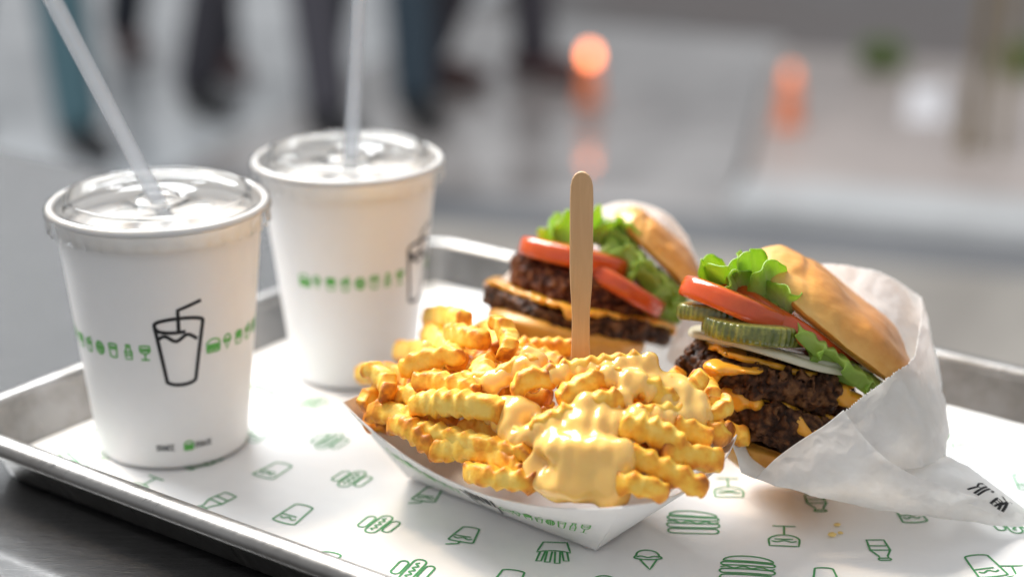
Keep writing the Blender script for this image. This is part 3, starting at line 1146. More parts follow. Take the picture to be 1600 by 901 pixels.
# the drinks-cup mark sits at photo x=278 on the near cup and at x=660 on the far one
cup(C1[0], C1[1], R(-71), 'near white paper cup with black drink drawing facing the viewer and leaning straw', 'white paper cups with clear lids')
cup(C2[0], C2[1], R(-25), 'far white paper cup behind, with black drink drawing turned to its right side', 'white paper cups with clear lids', (0.0992, 0.0284, 0.0402))
s0 = np.array([C1[0], C1[1], 0.106])
s1 = atd(82, 0, 0.602)
dv = s1 - s0
tube('straw', [s0 - dv * 0.35 + dv * 1.75 * k / 12 for k in range(13)], 0.0033, M['straw'], 'frosted straw leaning left out of the near cup', 'straw', 'clear drinking straws')
s0 = np.array([C2[0] + 0.001, C2[1], 0.102])
s1 = atd(561, 0, 0.745)
dv = s1 - s0
tube('straw', [s0 - dv * 0.9 + dv * 2.6 * k / 12 for k in range(13)], 0.0034, M['straw'], 'frosted straw standing upright in the far cup', 'straw', 'clear drinking straws')

# ------------------------------------------------------------------ paper boat
BE = np.array([0.755, -0.656])
BT = np.array([0.656, 0.755])
BA = np.array([-0.0422, 0.6604])
def bw(s, t, z): return np.array([BA[0] + s * BE[0] + t * BT[0], BA[1] + s * BE[1] + t * BT[1], z])
boat = empty('paper_boat', tuple(bw(0.05, 0.02, 0.0022)), 'white paperboard boat tray heaped with crinkle fries', 'food tray')
zb = 0.0022
base = [(0.0, 0.0), (0.097, 0.0), (0.094, 0.034), (0.0, 0.034)]
top = [(-0.001, -0.0335, 0.045), (0.1345, -0.0335, 0.044), (0.1248, 0.049, 0.041), (-0.006, 0.056, 0.043)]
bulge = [0.004, 0.008, 0.006, 0.006]
dip = [0.0130, 0.003, 0.006, 0.003]
V, F = [], []
NS, NH = 24, 8
NRM = [(0, -1), (1, 0), (0, 1), (-1, 0)]
walls = []
for w_ in range(4):
    k0 = len(V)
    b0, b1 = base[w_], base[(w_ + 1) % 4]
    t0, t1 = top[w_], top[(w_ + 1) % 4]
    for i in range(NS + 1):
        u = i / NS
        hump = 4 * u * (1 - u)
        for j in range(NH + 1):
            v = j / NH
            sb = b0[0] + (b1[0] - b0[0]) * u
            tb_ = b0[1] + (b1[1] - b0[1]) * u
            st = t0[0] + (t1[0] - t0[0]) * u + NRM[w_][0] * bulge[w_] * hump
            tt = t0[1] + (t1[1] - t0[1]) * u + NRM[w_][1] * bulge[w_] * hump
            zt = t0[2] + (t1[2] - t0[2]) * u - dip[w_] * hump
            V.append(bw(sb + (st - sb) * v, tb_ + (tt - tb_) * v, zb + (zt - zb) * v))
    for i in range(NS):
        for j in range(NH):
            a = k0 + i * (NH + 1) + j
            F.append([a, a + NH + 1, a + NH + 2, a + 1])
    walls.append(k0)
k0 = len(V)
V += [bw(s, t, zb) for s, t in base]
F.append([k0, k0 + 1, k0 + 2, k0 + 3])
o = mk('board_shell', V, F, M['board'], boat, smooth=False)
solid(o, 0.0005, 0)
# ink on the long near wall
def on_wall(p):
    u, v = np.clip(p[:, 0], 0, 1), np.clip(p[:, 1], 0, 1)
    def pos(u, v):
        b0, b1, t0, t1 = base[0], base[1], top[0], top[1]
        hump = 4 * u * (1 - u)
        sb, tb_ = b0[0] + (b1[0] - b0[0]) * u, b0[1] + (b1[1] - b0[1]) * u
        st = t0[0] + (t1[0] - t0[0]) * u
        tt = t0[1] + (t1[1] - t0[1]) * u - bulge[0] * hump
        zt = t0[2] + (t1[2] - t0[2]) * u - dip[0] * hump
        s, t, z = sb + (st - sb) * v, tb_ + (tt - tb_) * v, zb + (zt - zb) * v
        return np.stack([BA[0] + s * BE[0] + t * BT[0], BA[1] + s * BE[1] + t * BT[1], z], 1)
    P = pos(u, v)
    N = np.cross(pos(u + 1e-3, v) - P, pos(u, v + 1e-3) - P)
    N /= np.linalg.norm(N, axis=1)[:, None]
    return P, N
g, kx, ky = [], 0.105, 0.046
for k in range(8):
    for nm, uc in ((['burger', 'cone', 'fries', 'soda', 'ball', 'cup', 'bottle', 'wine'][k], 0.60 + 0.045 * k), (['burger', 'cone', 'fries', 'soda', 'ball', 'cup', 'bottle', 'wine'][k], 0.09 + 0.042 * k)):
        V, F = ribbons([[(uc + x * 0.0050 / kx, 0.47 + y * 0.0110 / ky) for x, y in ln] for ln in ICON[nm]], 0.0055, on_wall, 0.0005)
        mk('printed_icon', V, F, M['lime'], boat)
V, F = ribbons([[(0.50 + x * 0.020 / kx, 0.46 + y * 0.036 / ky) for x, y in ln] for ln in FRIES], 0.0085, on_wall, 0.0005)
mk('black_print', V, F, M['black'], boat)

# ------------------------------------------------------------------ fries
def heap(s, t):
    return 0.030 + 0.0375 * max(0, 1 - ((s - 0.066) / 0.098) ** 2) ** 0.8 * max(0, 1 - ((t - 0.020) / 0.068) ** 2) ** 0.8


def on_heap(px, py, dz=0.0):
    d = ray(px, py)
    last = None
    for k in range(900):
        dist = 0.54 + 0.0003 * k
        p = CC + dist * d
        q = p[:2] - BA
        s, t = q @ BE, q @ BT
        if p[2] <= heap(s, t) + dz:
            return p
    return CC + 0.7 * d


PITCHF = 0.0050
fries = []


def fry(p0, p1, w=0.0098, h=0.0098, roll=0.0, amp=0.00125, bend=0.003, crisp=0.0, label=None, seed=0):
    p0, p1 = np.asarray(p0, float), np.asarray(p1, float)
    r = np.random.default_rng(seed)
    L = np.linalg.norm(p1 - p0)
    n = max(24, int(L / PITCHF * 9))
    d = (p1 - p0) / L
    side = np.cross(d, [0, 0, 1.0])
    if np.linalg.norm(side) < 0.1: side = np.cross(d, [0, 1.0, 0])
    side /= np.linalg.norm(side)
    up = np.cross(side, d)
    c, s_ = math.cos(roll), math.sin(roll)
    side, up = c * side + s_ * up, -s_ * side + c * up
    pit = PITCHF * (0.95 + 0.35 * r.random())
    ph1 = r.random() * 6.28
    ph2 = ph1 + math.pi + r.normal() * 0.5 + (math.pi if r.random() < 0.12 else 0)
    NC = 24
    w, h = w * 0.72, h * 0.84
    roll = (roll - 0.25) * 0.9
    ang = np.arange(NC) * 2 * math.pi / NC
    ca, sa = np.cos(ang), np.sin(ang)
    sq = lambda x: np.sign(x) * np.abs(x) ** 0.56
    yy, zz = sq(ca) * w / 2, sq(sa) * h / 2
    V, A = [], []
    be = r.normal() * bend
    bz = abs(r.normal()) * bend * 0.6
    tip0, tip1 = 0.75 + 0.25 * r.random(), 0.75 + 0.25 * r.random()
    for i in range(n):
        t = i / (n - 1)
        x = t * L
        ce = p0 + d * x + side * (be * 4 * t * (1 - t)) + up * (bz * 4 * t * (1 - t))
        ph = 2 * math.pi * x / pit + 0.5 * math.sin(x * 210 + ph1)
        am = amp * (0.55 + 0.45 * math.sin(x * 330 + 2 * ph1) * math.sin(x * 140))
        e = min(t, 1 - t) * L
        rnd = min(1, math.sqrt(max(e, 0) / 0.0016 * (2 - min(e, 0.0016) / 0.0016)) if e < 0.0016 else 1)
        rnd = 0.55 + 0.45 * rnd
        tap = 1 - (1 - tip0) * math.exp(-x / 0.008) - (1 - tip1) * math.exp(-(L - x) / 0.008)
        w1 = math.sin(ph + ph1); w1 = math.asin(w1 * 0.985) / 1.4
        w2 = math.sin(ph + ph2); w2 = math.asin(w2 * 0.985) / 1.4
        disp = np.where(sa > 0, am * w1 * np.abs(sa) ** 0.5, -am * w2 * np.abs(sa) ** 0.5)
        disy = np.sign(ca) * am * 0.18 * np.abs(ca) * math.sin(ph + ph1 + 0.6 * np.sign(math.sin(ph1)))
        y2 = yy * tap * rnd + disy
        z2 = zz * tap * rnd + np.where(sa > 0, disp, disp)
        V.append(ce + y2[:, None] * side + z2[:, None] * up)
        rid = np.where(sa > 0, w1, w2) * np.abs(sa)
        cornr = (np.abs(ca * sa) * 2)
        A.append(0.15 + 0.20 * rid + 0.20 * cornr ** 2 + 0.36 * math.exp(-e / 0.0022) + crisp)
    V = np.concatenate(V)
    A = np.concatenate(A)
    nz = fbm(V * 230, 4, 0.6)
    cen = np.repeat(np.array([V[i * NC:(i + 1) * NC].mean(0) for i in range(n)]), NC, 0)
    V = V + (V - cen) / np.maximum(np.linalg.norm(V - cen, axis=1), 1e-5)[:, None] * (nz * 0.00045)[:, None]
    A = np.clip(A + nz * 0.12, 0, 1)
    F = list(grid_faces(n, NC, False, True)) + [list(range(NC)), list(range((n - 1) * NC, n * NC))[::-1]]
    o = mk('crinkle_fry', V, F, M['fry'], attr={'crisp': A})
    tag(o, label or 'plain crinkle-cut fry in the middle of the heap, partly buried by others', 'fry', 'crinkle fries heaped in the paper boat')
    fries.append((p0, p1, ph1, w, pit))
    return o


def clear_of(p0, p1, gap, cap):
    """lift a fry until it rests on those already lying there"""
    t = np.linspace(0, 1, 12)[:, None]
    for k in range(int(cap / 0.0005) + 1):
        dz = np.array([0, 0, 0.0005 * k])
        a = p0 + dz + (p1 - p0) * t
        ok = True
        for q0, q1, *_ in fries:
            b = q0 + (q1 - q0) * t
            if np.linalg.norm(a[:, None] - b[None], axis=2).min() < gap:
                ok = False
                break
        if ok: return p0 + dz, p1 + dz
    return None


# visible fries: photo end points, lift of each end over the heap, width, roll, label
FR = [
    (563, 584, 655, 600, .000, .000, .0100, .3, .10, 'fry with browned tip at the far left of the heap, lying level'),
    (566, 638, 602, 602, .001, .001, .0095, .2, .10, 'short fry at the left end, leaning over the boat tip'),
    (578, 643, 662, 664, .002, .001, .0100, .5, .02, 'fry showing bumpy ridges just inside the left rim'),
    (644, 645, 790, 654, .003, .004, .0120, .1, -.06, 'broad pale fry lying level on the left front, clear of sauce'),
    (634, 666, 832, 713, .004, .002, .0088, .1, -.03, 'long zigzag fry slanting down the left front of the heap'),
    (618, 620, 668, 632, .001, .001, .0095, .4, .05, 'small stub fry behind the broad pale fry'),
    (628, 588, 725, 566, .003, .004, .0105, .2, -.04, 'bright yellow fry at the back left, behind the browned tip'),
    (622, 548, 668, 562, .003, .003, .0100, .2, .00, 'stubby fry end poking out at the back left towards the cups'),
    (668, 520, 716, 566, .006, .004, .0105, .4, -.03, 'fry rising at the back of the heap next to the far cup'),
    (700, 520, 760, 532, .006, .006, .0100, .1, -.02, 'fry lying along the top back edge of the heap'),
    (772, 506, 788, 562, .010, .004, .0105, .2, .00, 'ridged fry standing upright below the back burger'),
    (802, 622, 866, 594, .005, .006, .0105, .2, .05, 'golden fry end beside the glossy sauce in the middle'),
    (676, 705, 818, 740, .000, .000, .0105, .3, .00, 'pale fry along the left front rim under the zigzag fry'),
    (612, 664, 684, 708, -.001, -.001, .0100, .2, .16, 'dark golden fry along the left rim'),
    (728, 735, 842, 753, -.002, -.002, .0100, .2, .08, 'fry resting against the front rim at the bottom middle'),
    (872, 626, 972, 582, .008, .010, .0100, .2, .04, 'golden fry lying across the top with one end in sauce'),
    (966, 664, 1068, 704, .007, .004, .0125, .1, -.08, 'broad pale ridged fry on the right front, clear of sauce'),
    (1050, 664, 1112, 692, .003, .002, .0105, .3, -.03, 'ridged fry behind the broad pale one at the right'),
    (1030, 708, 1128, 722, .003, .002, .0108, .5, .02, 'crooked fry at the right end with its tip over the rim'),
    (972, 704, 1106, 766, .005, .001, .0108, .2, .04, 'long fry pointing down over the right front rim'),
    (958, 750, 1046, 770, .000, -.001, .0095, .2, .03, 'fry end peeping over the front rim at the right'),
    (1100, 652, 1134, 628, .004, .006, .0085, .2, .02, 'small curled fry tip touching the right burger'),
    (1086, 590, 1110, 640, .003, .003, .0100, .3, .05, 'fry at the back right, beside the right burger wrapper'),
    (1096, 660, 1138, 690, .001, .001, .0095, .3, .10, 'darker fry tucked inside the right rim'),
]
for k, (x0, y0, x1, y1, d0, d1, w, roll, cr, lab) in enumerate(FR):
    pp = clear_of(on_heap(x0, y0, d0), on_heap(x1, y1, d1), 0.0060, 0.004) or (on_heap(x0, y0, d0), on_heap(x1, y1, d1))
    fry(*pp, w, w * (0.92 + 0.12 * random.random()), roll, crisp=cr, label=lab, seed=100 + k)
# a loose tangle of thinner fries between them
TANGLE = [('thin crinkle-cut fry in the tangle at the left end of the heap', (585, 590, 700, 685), 40), ('thin crinkle-cut fry in the tangle at the back of the heap, towards the cups', (640, 525, 800, 595), 36),
          ('thin crinkle-cut fry crossing the others at the right end of the heap', (1010, 610, 1115, 745), 40), ('thin crinkle-cut fry crossing the front left of the heap', (690, 665, 800, 730), 20)]
trng = np.random.default_rng(21)
for lab, (x0, y0, x1, y1), cnt in TANGLE:
    for k in range(cnt):
        mx, my = x0 + (x1 - x0) * trng.random(), y0 + (y1 - y0) * trng.random()
        a = trng.random() * math.pi
        L = 28 + 26 * trng.random()
        dx, dy = L * math.cos(a), L * 0.55 * math.sin(a)
        lift = 0.000
        pp = clear_of(on_heap(mx - dx, my - dy, lift + 0.003 * trng.random()), on_heap(mx + dx, my + dy, lift), 0.0066, 0.008)
        if pp is None: continue
        fry(*pp, 0.0100, 0.0100, trng.random() * 1.2, label=lab, seed=700 + int(mx) + int(my) * 7, crisp=0.1 * trng.random() - 0.04)
# fries mostly under the cheese sauce
COATLAB = ['sauce-coated fry end facing left above the broad pale fry', 'sauce-coated fry rising towards the spike left of the wooden fork', 'short fry spike under sauce pointing up left of the wooden fork', 'long ridged fry under sauce along the crest by the wooden fork', 'thick sauce-coated fry at the top right of the heap', 'sauce-coated fry with its round end pointing down left in the middle', 'stub of a sauce-coated fry in the very middle of the heap', 'ridged sauce-coated fry lying level at the right, above the broad pale fry', 'sauce-coated fry sloping down at the upper right of the heap', 'sauce-coated fry just above the thick front puddle', 'sauce-coated fry hanging down beside the broad pale fry', 'fry hidden under the thick front puddle of sauce', 'sauce-coated fry on the crest just right of the wooden fork']
COATED = [
    (712, 600, 768, 596, .004, .005, .0100, (0.0, 1.0)), (768, 597, 838, 566, .005, .008, .0100, (0.0, 1.0)), (826, 550, 832, 600, .012, .003, .0095, (0, 1)),
    (842, 590, 1012, 566, .008, .012, .0100, (0, 1)), (990, 582, 1086, 634, .008, .005, .0120, (0, 1)), (828, 678, 912, 640, .006, .007, .0100, (0, 1)),
    (920, 634, 974, 622, .008, .008, .0105, (0, 1)), (984, 652, 1108, 652, .007, .004, .0105, (0.06, .92)), (1000, 600, 1066, 640, .010, .004, .0110, (0, 1)),
    (912, 662, 986, 668, .006, .006, .0100, (0, 1)), (770, 640, 815, 690, .003, .002, .0100, (0, 1)), (870, 700, 975, 712, .006, .005, .0100, (0, 1)),
    (930, 580, 985, 600, .011, .009, .0095, (.3, 1)),
]
first_coated = len(fries)
for k, (x0, y0, x1, y1, d0, d1, w, rg) in enumerate(COATED):
    fry(on_heap(x0, y0, d0), on_heap(x1, y1, d1), w, w, 0.3, label=COATLAB[k], seed=300 + k, bend=0.001)
# fries under the surface
for k in range(76):
    s, t = 0.004 + 0.118 * (rng.random() if k < 58 else 0.65 + 0.35 * rng.random()), -0.026 + 0.076 * rng.random()
    z = heap(s, t) - 0.006 - 0.012 * rng.random()
    if z < 0.012: z = 0.012
    a = rng.normal() * 0.7 + (math.pi / 2 if rng.random() < 0.2 else 0)
    L = 0.018 + 0.018 * rng.random()
    ds, dt = math.cos(a) * L / 2, math.sin(a) * L / 2
    q = [min(max(s - ds, 0.0), 0.128), min(max(t - dt, -0.028), 0.060), min(max(s + ds, 0.0), 0.128), min(max(t + dt, -0.028), 0.060)]
    za = min(z, heap(q[0], q[1]) - 0.005); zb_ = min(z, heap(q[2], q[3]) - 0.005)
    fry(bw(q[0], q[1], max(za, 0.010 + 0.5 * max(0, abs(q[1] - 0.02) - 0.02))), bw(q[2], q[3], max(zb_, 0.010 + 0.5 * max(0, abs(q[3] - 0.02) - 0.02))), 0.0100, 0.0100, rng.random(), seed=500 + k, crisp=0.12,
        label='crinkle-cut fry underneath, seen through gaps in the heap')

# ------------------------------------------------------------------ cheese sauce poured over them
lo, hi = bw(0.0, 0, 0), bw(0, 0, 0)
P, f = sdf_grid((-0.035, 0.535, 0.028), (0.115, 0.675, 0.088), 0.00075)
org = P[0, 0, 0].copy()


def local(pmin, pmax, fn, k):
    i0 = np.maximum(np.floor((pmin - org) / 0.00075).astype(int), 0)
    i1 = np.minimum(np.ceil((pmax - org) / 0.00075).astype(int) + 1, np.array(f.shape))
    if (i1 <= i0).any(): return
    sl = tuple(slice(a, b) for a, b in zip(i0, i1))
    f[sl] = smin(f[sl], fn(P[sl]), k)


f[:] = 0.02
for (p0, p1, ph, w, pit), cfg in zip(fries[first_coated:first_coated + len(COATED)], COATED):
    a, b = cfg[7]
    q0, q1 = p0 + (p1 - p0) * a, p0 + (p1 - p0) * b
    L = np.linalg.norm(p1 - p0)

    def fn(Q, q0=q0, q1=q1, ph=ph, w=w, L=L, a=a, pit=pit):
        d, t = capsule(Q, q0, q1, w / 2 + 0.0004)
        x = (a * L + t * np.linalg.norm(q1 - q0))
        return d - 0.00065 * np.sin(2 * math.pi * x / pit + ph + 0.5 * np.sin(x * 210 + ph))
    local(np.minimum(q0, q1) - 0.012, np.maximum(q0, q1) + 0.012, fn, 0.0035)
# thick puddles: photo point, lift, radii along the picture's right / up / depth
BL = [(862, 698, .004, .005, .003, .005), (900, 698, .005, .010, .0045, .006), (945, 704, .005, .010, .0045, .006), (972, 714, .004, .005, .005, .005),
      (918, 724, .002, .010, .007, .004), (952, 734, .001, .006, .009, .004), (925, 748, -.001, .008, .007, .0035), (957, 760, -.0015, .005, .006, .0035), (900, 762, -.003, .009, .004, .0035),
      (838, 738, -.002, .006, .006, .004), (818, 750, -.003, .007, .004, .004), (862, 757, -.003, .009, .005, .0035),
      (812, 638, .003, .007, .004, .006), (806, 662, .001, .005, .008, .005), (803, 686, .000, .0042, .007, .004), (785, 634, .002, .006, .003, .005),
      (868, 660, .003, .007, .004, .006), (905, 676, .003, .009, .004, .006), (945, 654, .004, .008, .004, .006),
      (1040, 606, .005, .008, .006, .007), (1066, 622, .004, .006, .007, .007), (662, 544, .004, .003, .003, .004)]
for px, py, dz, rx, ry, rz in BL:
    c = on_heap(px, py, dz)
    rad = np.array([rx, ry, rz])

    def fn(Q, c=c, rad=rad):
        q = Q - c
        u = np.stack([q @ CR, q @ CU, q @ CF], -1) / rad
        l = np.linalg.norm(u, axis=-1)
        return (l - 1) * rad.min()
    local(c - rad.max() - 0.004, c + rad.max() + 0.004, fn, 0.0036)
f += 0.0008 * noise(P * np.array([170, 170, 34]) + 1.9) + 0.0003 * noise(P * 190) + 0.0007 * noise(P * np.array([75, 75, 45]) + 3.7)
V, F = surface_nets(f, org, 0.00075)
o = mk('cheese_sauce', V, F, M['sauce'])
sm = o.modifiers.new('smooth', 'SMOOTH'); sm.factor = 0.5; sm.iterations = 4
tag(o, 'glossy pale orange cheese sauce poured over the middle of the fries', 'cheese sauce')
del P, f

# ------------------------------------------------------------------ wooden stick standing in the fries
pb = on_heap(907, 566, 0.002)
pbase = pb - np.array([0, 0, 0.022])
def zat(y):  # height over the foot for a photo row
    d = ray(907, y)
    return (CC + d * (pb[1] / d[1]))[2]
prof = [(620, 15), (562, 15.5), (530, 14), (492, 14), (470, 15.2), (450, 16.8), (425, 18), (380, 18.3), (310, 18.3), (290, 17.6), (280, 15.2), (273, 11), (269.5, 6), (268.5, 2)]
pd = (pb - CC) @ CF
V = []
for y, hw in prof:
    z = zat(y)
    xw = hw / FPX * pd * (1 - 0.04 * (620 - y) / 350)
    cxx = pb[0] - 0.0004 * (562 - y) / 290
    th = 0.00085
    for dx, dy in ((-1, -0.55), (-0.93, -1), (0.93, -1), (1, -0.55), (1, 0.55), (0.93, 1), (-0.93, 1), (-1, 0.55)):
        q = np.array([dx * xw, dy * th])
        c_, s_ = math.cos(R(-8)), math.sin(R(-8))
        V.append((cxx + q[0] * c_ - q[1] * s_, pb[1] + q[0] * s_ + q[1] * c_, z))
F = list(grid_faces(len(prof), 8, False, True)) + [list(range(8))[::-1], list(range((len(prof) - 1) * 8, len(prof) * 8))]
o = mk('wooden_stick', V, F, M['wood'], smooth=False)
tag(o, 'flat wooden fork handle with rounded top standing upright in the fries', 'wooden fork')

# ------------------------------------------------------------------ burgers
def frame(px, py, d, th, ph):
    """local x = along the layer (picture right), z = up the stack, y = away; th, ph = slope and tilt in degrees"""
    c = atd(px, py, d)
    t, p = R(th), R(ph)
    ex = math.cos(t) * CR - math.sin(t) * CU
    up = math.sin(t) * CR + math.cos(t) * CU
    aw = CF
    z = math.cos(p) * up - math.sin(p) * aw
    y = math.cos(p) * aw + math.sin(p) * up
    return c, ex, y, z
def put(fr, L):
    c, ex, ey, ez = fr
    L = np.asarray(L, float)
    return c + L[..., 0:1] * ex + L[..., 1:2] * ey + L[..., 2:3] * ez


def disc_layer(name, fr, r, th, mat, parent, edge_wave=0.0, nwave=40, bend=0.0, face=0.0, seed=0, n=120, center_back=True, squash=1.0):
    """round slice: front rim midpoint at the frame's origin, top face at z=0"""
    rs = [0.0, .25, .5, .7, .85, .95, 0.99, 1.0, 1.0, 0.99, .95, .8, .5, 0.0]
    zs = [0, 0, 0, 0, 0, -.03, -.14, -.35, -.65, -.86, -.97, -1, -1, -1]
    es = [0, 0, 0, 0, 0.1, .4, 1, 1, 1, 1, .4, 0, 0, 0]
    V, A = [], []
    for rr, z, e in zip(rs, zs, es):
        for k in range(n):
            a = 2 * math.pi * k / n
            ra = r * rr * (1 + 0.03 * math.sin(2 * a + seed) + 0.015 * math.sin(5 * a + seed * 2) + edge_wave * math.sin(nwave * a + 1.5 * math.sin(3 * a) + 0.8 * math.sin(7 * a)) * (0.65 + 0.35 * math.sin(5 * a + seed)) * (rr > .9))
            x, y = ra * math.cos(a), ra * math.sin(a) * squash
            zz = z * th + bend * (x * x) / r - bend * 0.5 * y * math.sin(seed) * 0.5 + face * math.sin(x * 900 + y * 300) * (rr < .97)
            zz += 0.0006 * math.sin(x * 120 + seed) + 0.0006 * math.cos(y * 140 + seed)
            V.append((x, y + r * squash, zz))
            A.append(e)
    F = list(grid_faces(len(rs), n, False, True))
    return mk(name, put(fr, V), F, mat, parent, attr={'edge': A})


def patty(fr, r, th, mat, parent, seed=0, amp=0.0024, label=None):
    h = 0.0007
    P, f = sdf_grid((-r - .008, -r - .008, -th - .008), (r + .008, r + .008, .008), h)
    q = np.stack([np.hypot(P[..., 0], P[..., 1]) - r + th * 0.4, np.abs(P[..., 2] + th / 2) - th / 2 + th * 0.4], -1)
    d = np.minimum(q.max(-1), 0) + np.linalg.norm(np.maximum(q, 0), axis=-1) - th * 0.4
    m = np.abs(d) < 0.009
    nn = np.zeros_like(d)
    nn[m] = amp * 1.1 * noise(P[m] * 42 + seed * 2.3) + amp * 1.15 * fbm(P[m] * 95 + seed * 5.1, 5, 0.68) - 0.0016 * np.abs(noise(P[m] * 230 + seed)) - 0.0010 * np.abs(noise(P[m] * 470 + seed))
    V, F = surface_nets(d + nn, P[0, 0, 0], h)
    cav = np.clip(np.abs(noise(V * 230 + seed)) * 1.5 + np.abs(noise(V * 470 + seed)) * 0.8 + 0.25 * noise(V * 60 + seed), 0, 1)
    V = V + np.array([0, r, 0])
    V[:, 2] += 0.0012 * np.sin(V[:, 0] * 90 + seed)
    o = mk('patty', put(fr, V), F, mat, parent, attr={'crumb': cav})
    if label: o['label'] = label
    return o


def cheese_slice(fr, half, r, th, rot, parent, seed=0, drop=1.0):
    n = 70
    g = np.linspace(-1, 1, n)
    X, Y = np.meshgrid(g, g, indexing='ij')
    hw = half * (1 + 0.16 * noise(np.stack([X * 1.7 + seed, Y * 1.7, X * 0 + seed * .7], -1)) + 0.06 * noise(np.stack([X * 6 + seed, Y * 6, X * 0 + seed], -1)))
    X, Y = X * hw, Y * hw
    c, s_ = math.cos(rot), math.sin(rot)
    x, y = X * c - Y * s_, X * s_ + Y * c
    rad = np.hypot(x, y)
    nz = fbm(np.stack([x * 90 + seed, y * 90, np.full_like(x, seed * 1.7)], -1), 3)
    over = np.maximum(rad - r, 0)
    k = 0.003
    z = th - drop * (np.sqrt(over ** 2 + k * k) - k) + 0.0010 * nz
    sc = np.where(rad > r, (r + 0.0030 * (1 - np.exp(-over / 0.003))) / np.maximum(rad, 1e-6), 1)
    x2, y2 = x * sc + 0.0006 * nz, y * sc + 0.0006 * nz
    L = np.stack([x2, y2 + r, z], -1).reshape(-1, 3)
    o = mk('cheese_slice', put(fr, L), grid_faces(n, n), M['cheese'], parent)
    solid(o, 0.0022, 0)
    return o


def melt(blobs, parent, seed=0, h=0.0006):
    cs = [(atd(px, py, d), np.array(r_)) for px, py, d, r_ in blobs]
    mx = max(r_.max() for _, r_ in cs) + 0.004
    P, f = sdf_grid(np.min([c for c, _ in cs], 0) - mx, np.max([c for c, _ in cs], 0) + mx, h)
    f[:] = 0.02
    for c, rad in cs:
        q = P - c
        u = np.stack([q @ CR, q @ CU, q @ CF], -1) / rad
        f = smin(f, (np.linalg.norm(u, axis=-1) - 1) * rad.min(), 0.003)
    f += 0.0008 * noise(P * 160 + seed)
    V, F = surface_nets(f, P[0, 0, 0], h)
    return mk('melted_cheese', V, F, M['cheese'], parent)


def bun_top(fr, r, hgt, parent, seed=0, dent=0.3, sq=2.6, name='top_bun', mat=None, ridge=1.0):
    nu, nv = 160, 70
    V, A = [], []
    for j in range(nv):
        t = j / (nv - 1)
        # profile: flat cut underside, rolled lower rim, then dome
        if t < 0.12:
            pr, pz, bake = t / 0.12 * 0.93, 0.0, -0.1
        else:
            a = (t - 0.12) / 0.88
            th = -35 + 125 * a
            pr = (abs(math.cos(R(th))) ** 0.75) if th > -35 else 1
            pz = 0.20 + math.sin(R(th)) * (0.80 if th > 0 else 0.35)
            pz = max(pz, 0.0)
            bake = 0.12 + 0.55 * min(1, max(0, pz) * 1.1)
            if pz < 0.16: bake = 0.62
        for k in range(nu):
            a = 2 * math.pi * k / nu
            ca, sa = math.cos(a), math.sin(a)
            sup = (abs(ca) ** sq + abs(sa) ** sq) ** (-1 / sq)
            V.append((r * pr * sup * ca, r * pr * sup * sa, hgt * pz))
            A.append(bake)
    V, A = np.array(V), np.array(A)
    x, y = V[:, 0] / r, V[:, 1] / r
    k = V[:, 2] / hgt
    # hump and dents of a squashed potato bun
    V[:, 2] *= 1 + dent * (-0.55 * np.exp(-((x - 0.05) / 0.22) ** 2) * (k > .1) + 0.15 * np.exp(-((x - 0.5) / 0.3) ** 2)) * (0.3 + 0.7 * np.clip(-y + 0.6, 0, 1))
    V[:, 2] += r * 0.028 * noise(np.stack([x * 2.2 + seed, y * 2.2, k * 2], -1)) * np.clip(k * 3, 0, 1)
    wr = ridged(np.stack([(x - y * .4) * 1.9 + seed, (x * .5 + y) * 0.9, k * 1.6 + seed], -1), 2) - 0.9
    wr = np.sign(wr) * np.abs(wr) ** 1.5 + 0.5 * np.exp(-((x + 0.45 + 0.35 * k + 0.12 * np.sin(y * 5)) / 0.07) ** 2) - 0.6 * np.exp(-((x + 0.28 + 0.3 * k) / 0.05) ** 2)
    V[:, 2] += ridge * 0.00075 * wr * np.clip(k * 4, 0, 1)
    V[:, 1] -= ridge * 0.0005 * wr * np.clip(k * 4, 0, 1)
    A = np.clip(A + 0.05 * wr + 0.16 * np.clip(x + 0.1, -.8, .8), -0.2, 1)
    V[:, 1] += r
    return mk(name, put(fr, V), grid_faces(nv, nu, False, True), mat or M['bun'], parent, attr={'bake': A})


def lettuce(fr, r0, r1, a0, a1, parent, seed=0, lift=0.004, frill=0.0035, nfr=7, label=None, cup_=0.0):
    nu, nv = 220, 22
    r = np.random.default_rng(seed)
    V, A = [], []
    ph = r.random(6) * 6.28
    for i in range(nu):
        u = i / (nu - 1)
        a = R(a0 + (a1 - a0) * u)
        uu = u * nfr * 2 * math.pi
        env = math.sin(math.pi * min(1, max(0, u))) ** 0.35
        uu2 = uu + 0.9 * math.sin(uu * 0.37 + ph[0])
        for j in range(nv):
            v = j / (nv - 1)
            fr_ = frill * v ** 1.5
            rr = r0 + (r1 - r0) * v * (0.55 + 0.45 * env) + fr_ * 0.25 * math.sin(uu2 * 0.5 + ph[0] + v) + 0.10 * fr_ * math.sin(uu2 * 2.1 + ph[1])
            z = lift * v * v + fr_ * (math.sin(uu2 + ph[2] + 0.8 * v) + 0.35 * math.sin(uu2 * 1.9 + ph[3]) * v) + cup_ * v ** 2
            da = fr_ * 1.15 * math.cos(uu2 + ph[2] + 0.8 * v + 0.5) / r1
            V.append((rr * math.cos(a + da), rr * math.sin(a + da), z))
            A.append(v)
    V = np.array(V)
    V[:, 1] += r1
    o = mk('lettuce_leaf', put(fr, V), grid_faces(nu, nv), M['lettuce'], parent, attr={'edge': A})
    solid(o, 0.0005, 0)
    if label: o['label'] = label
    return o


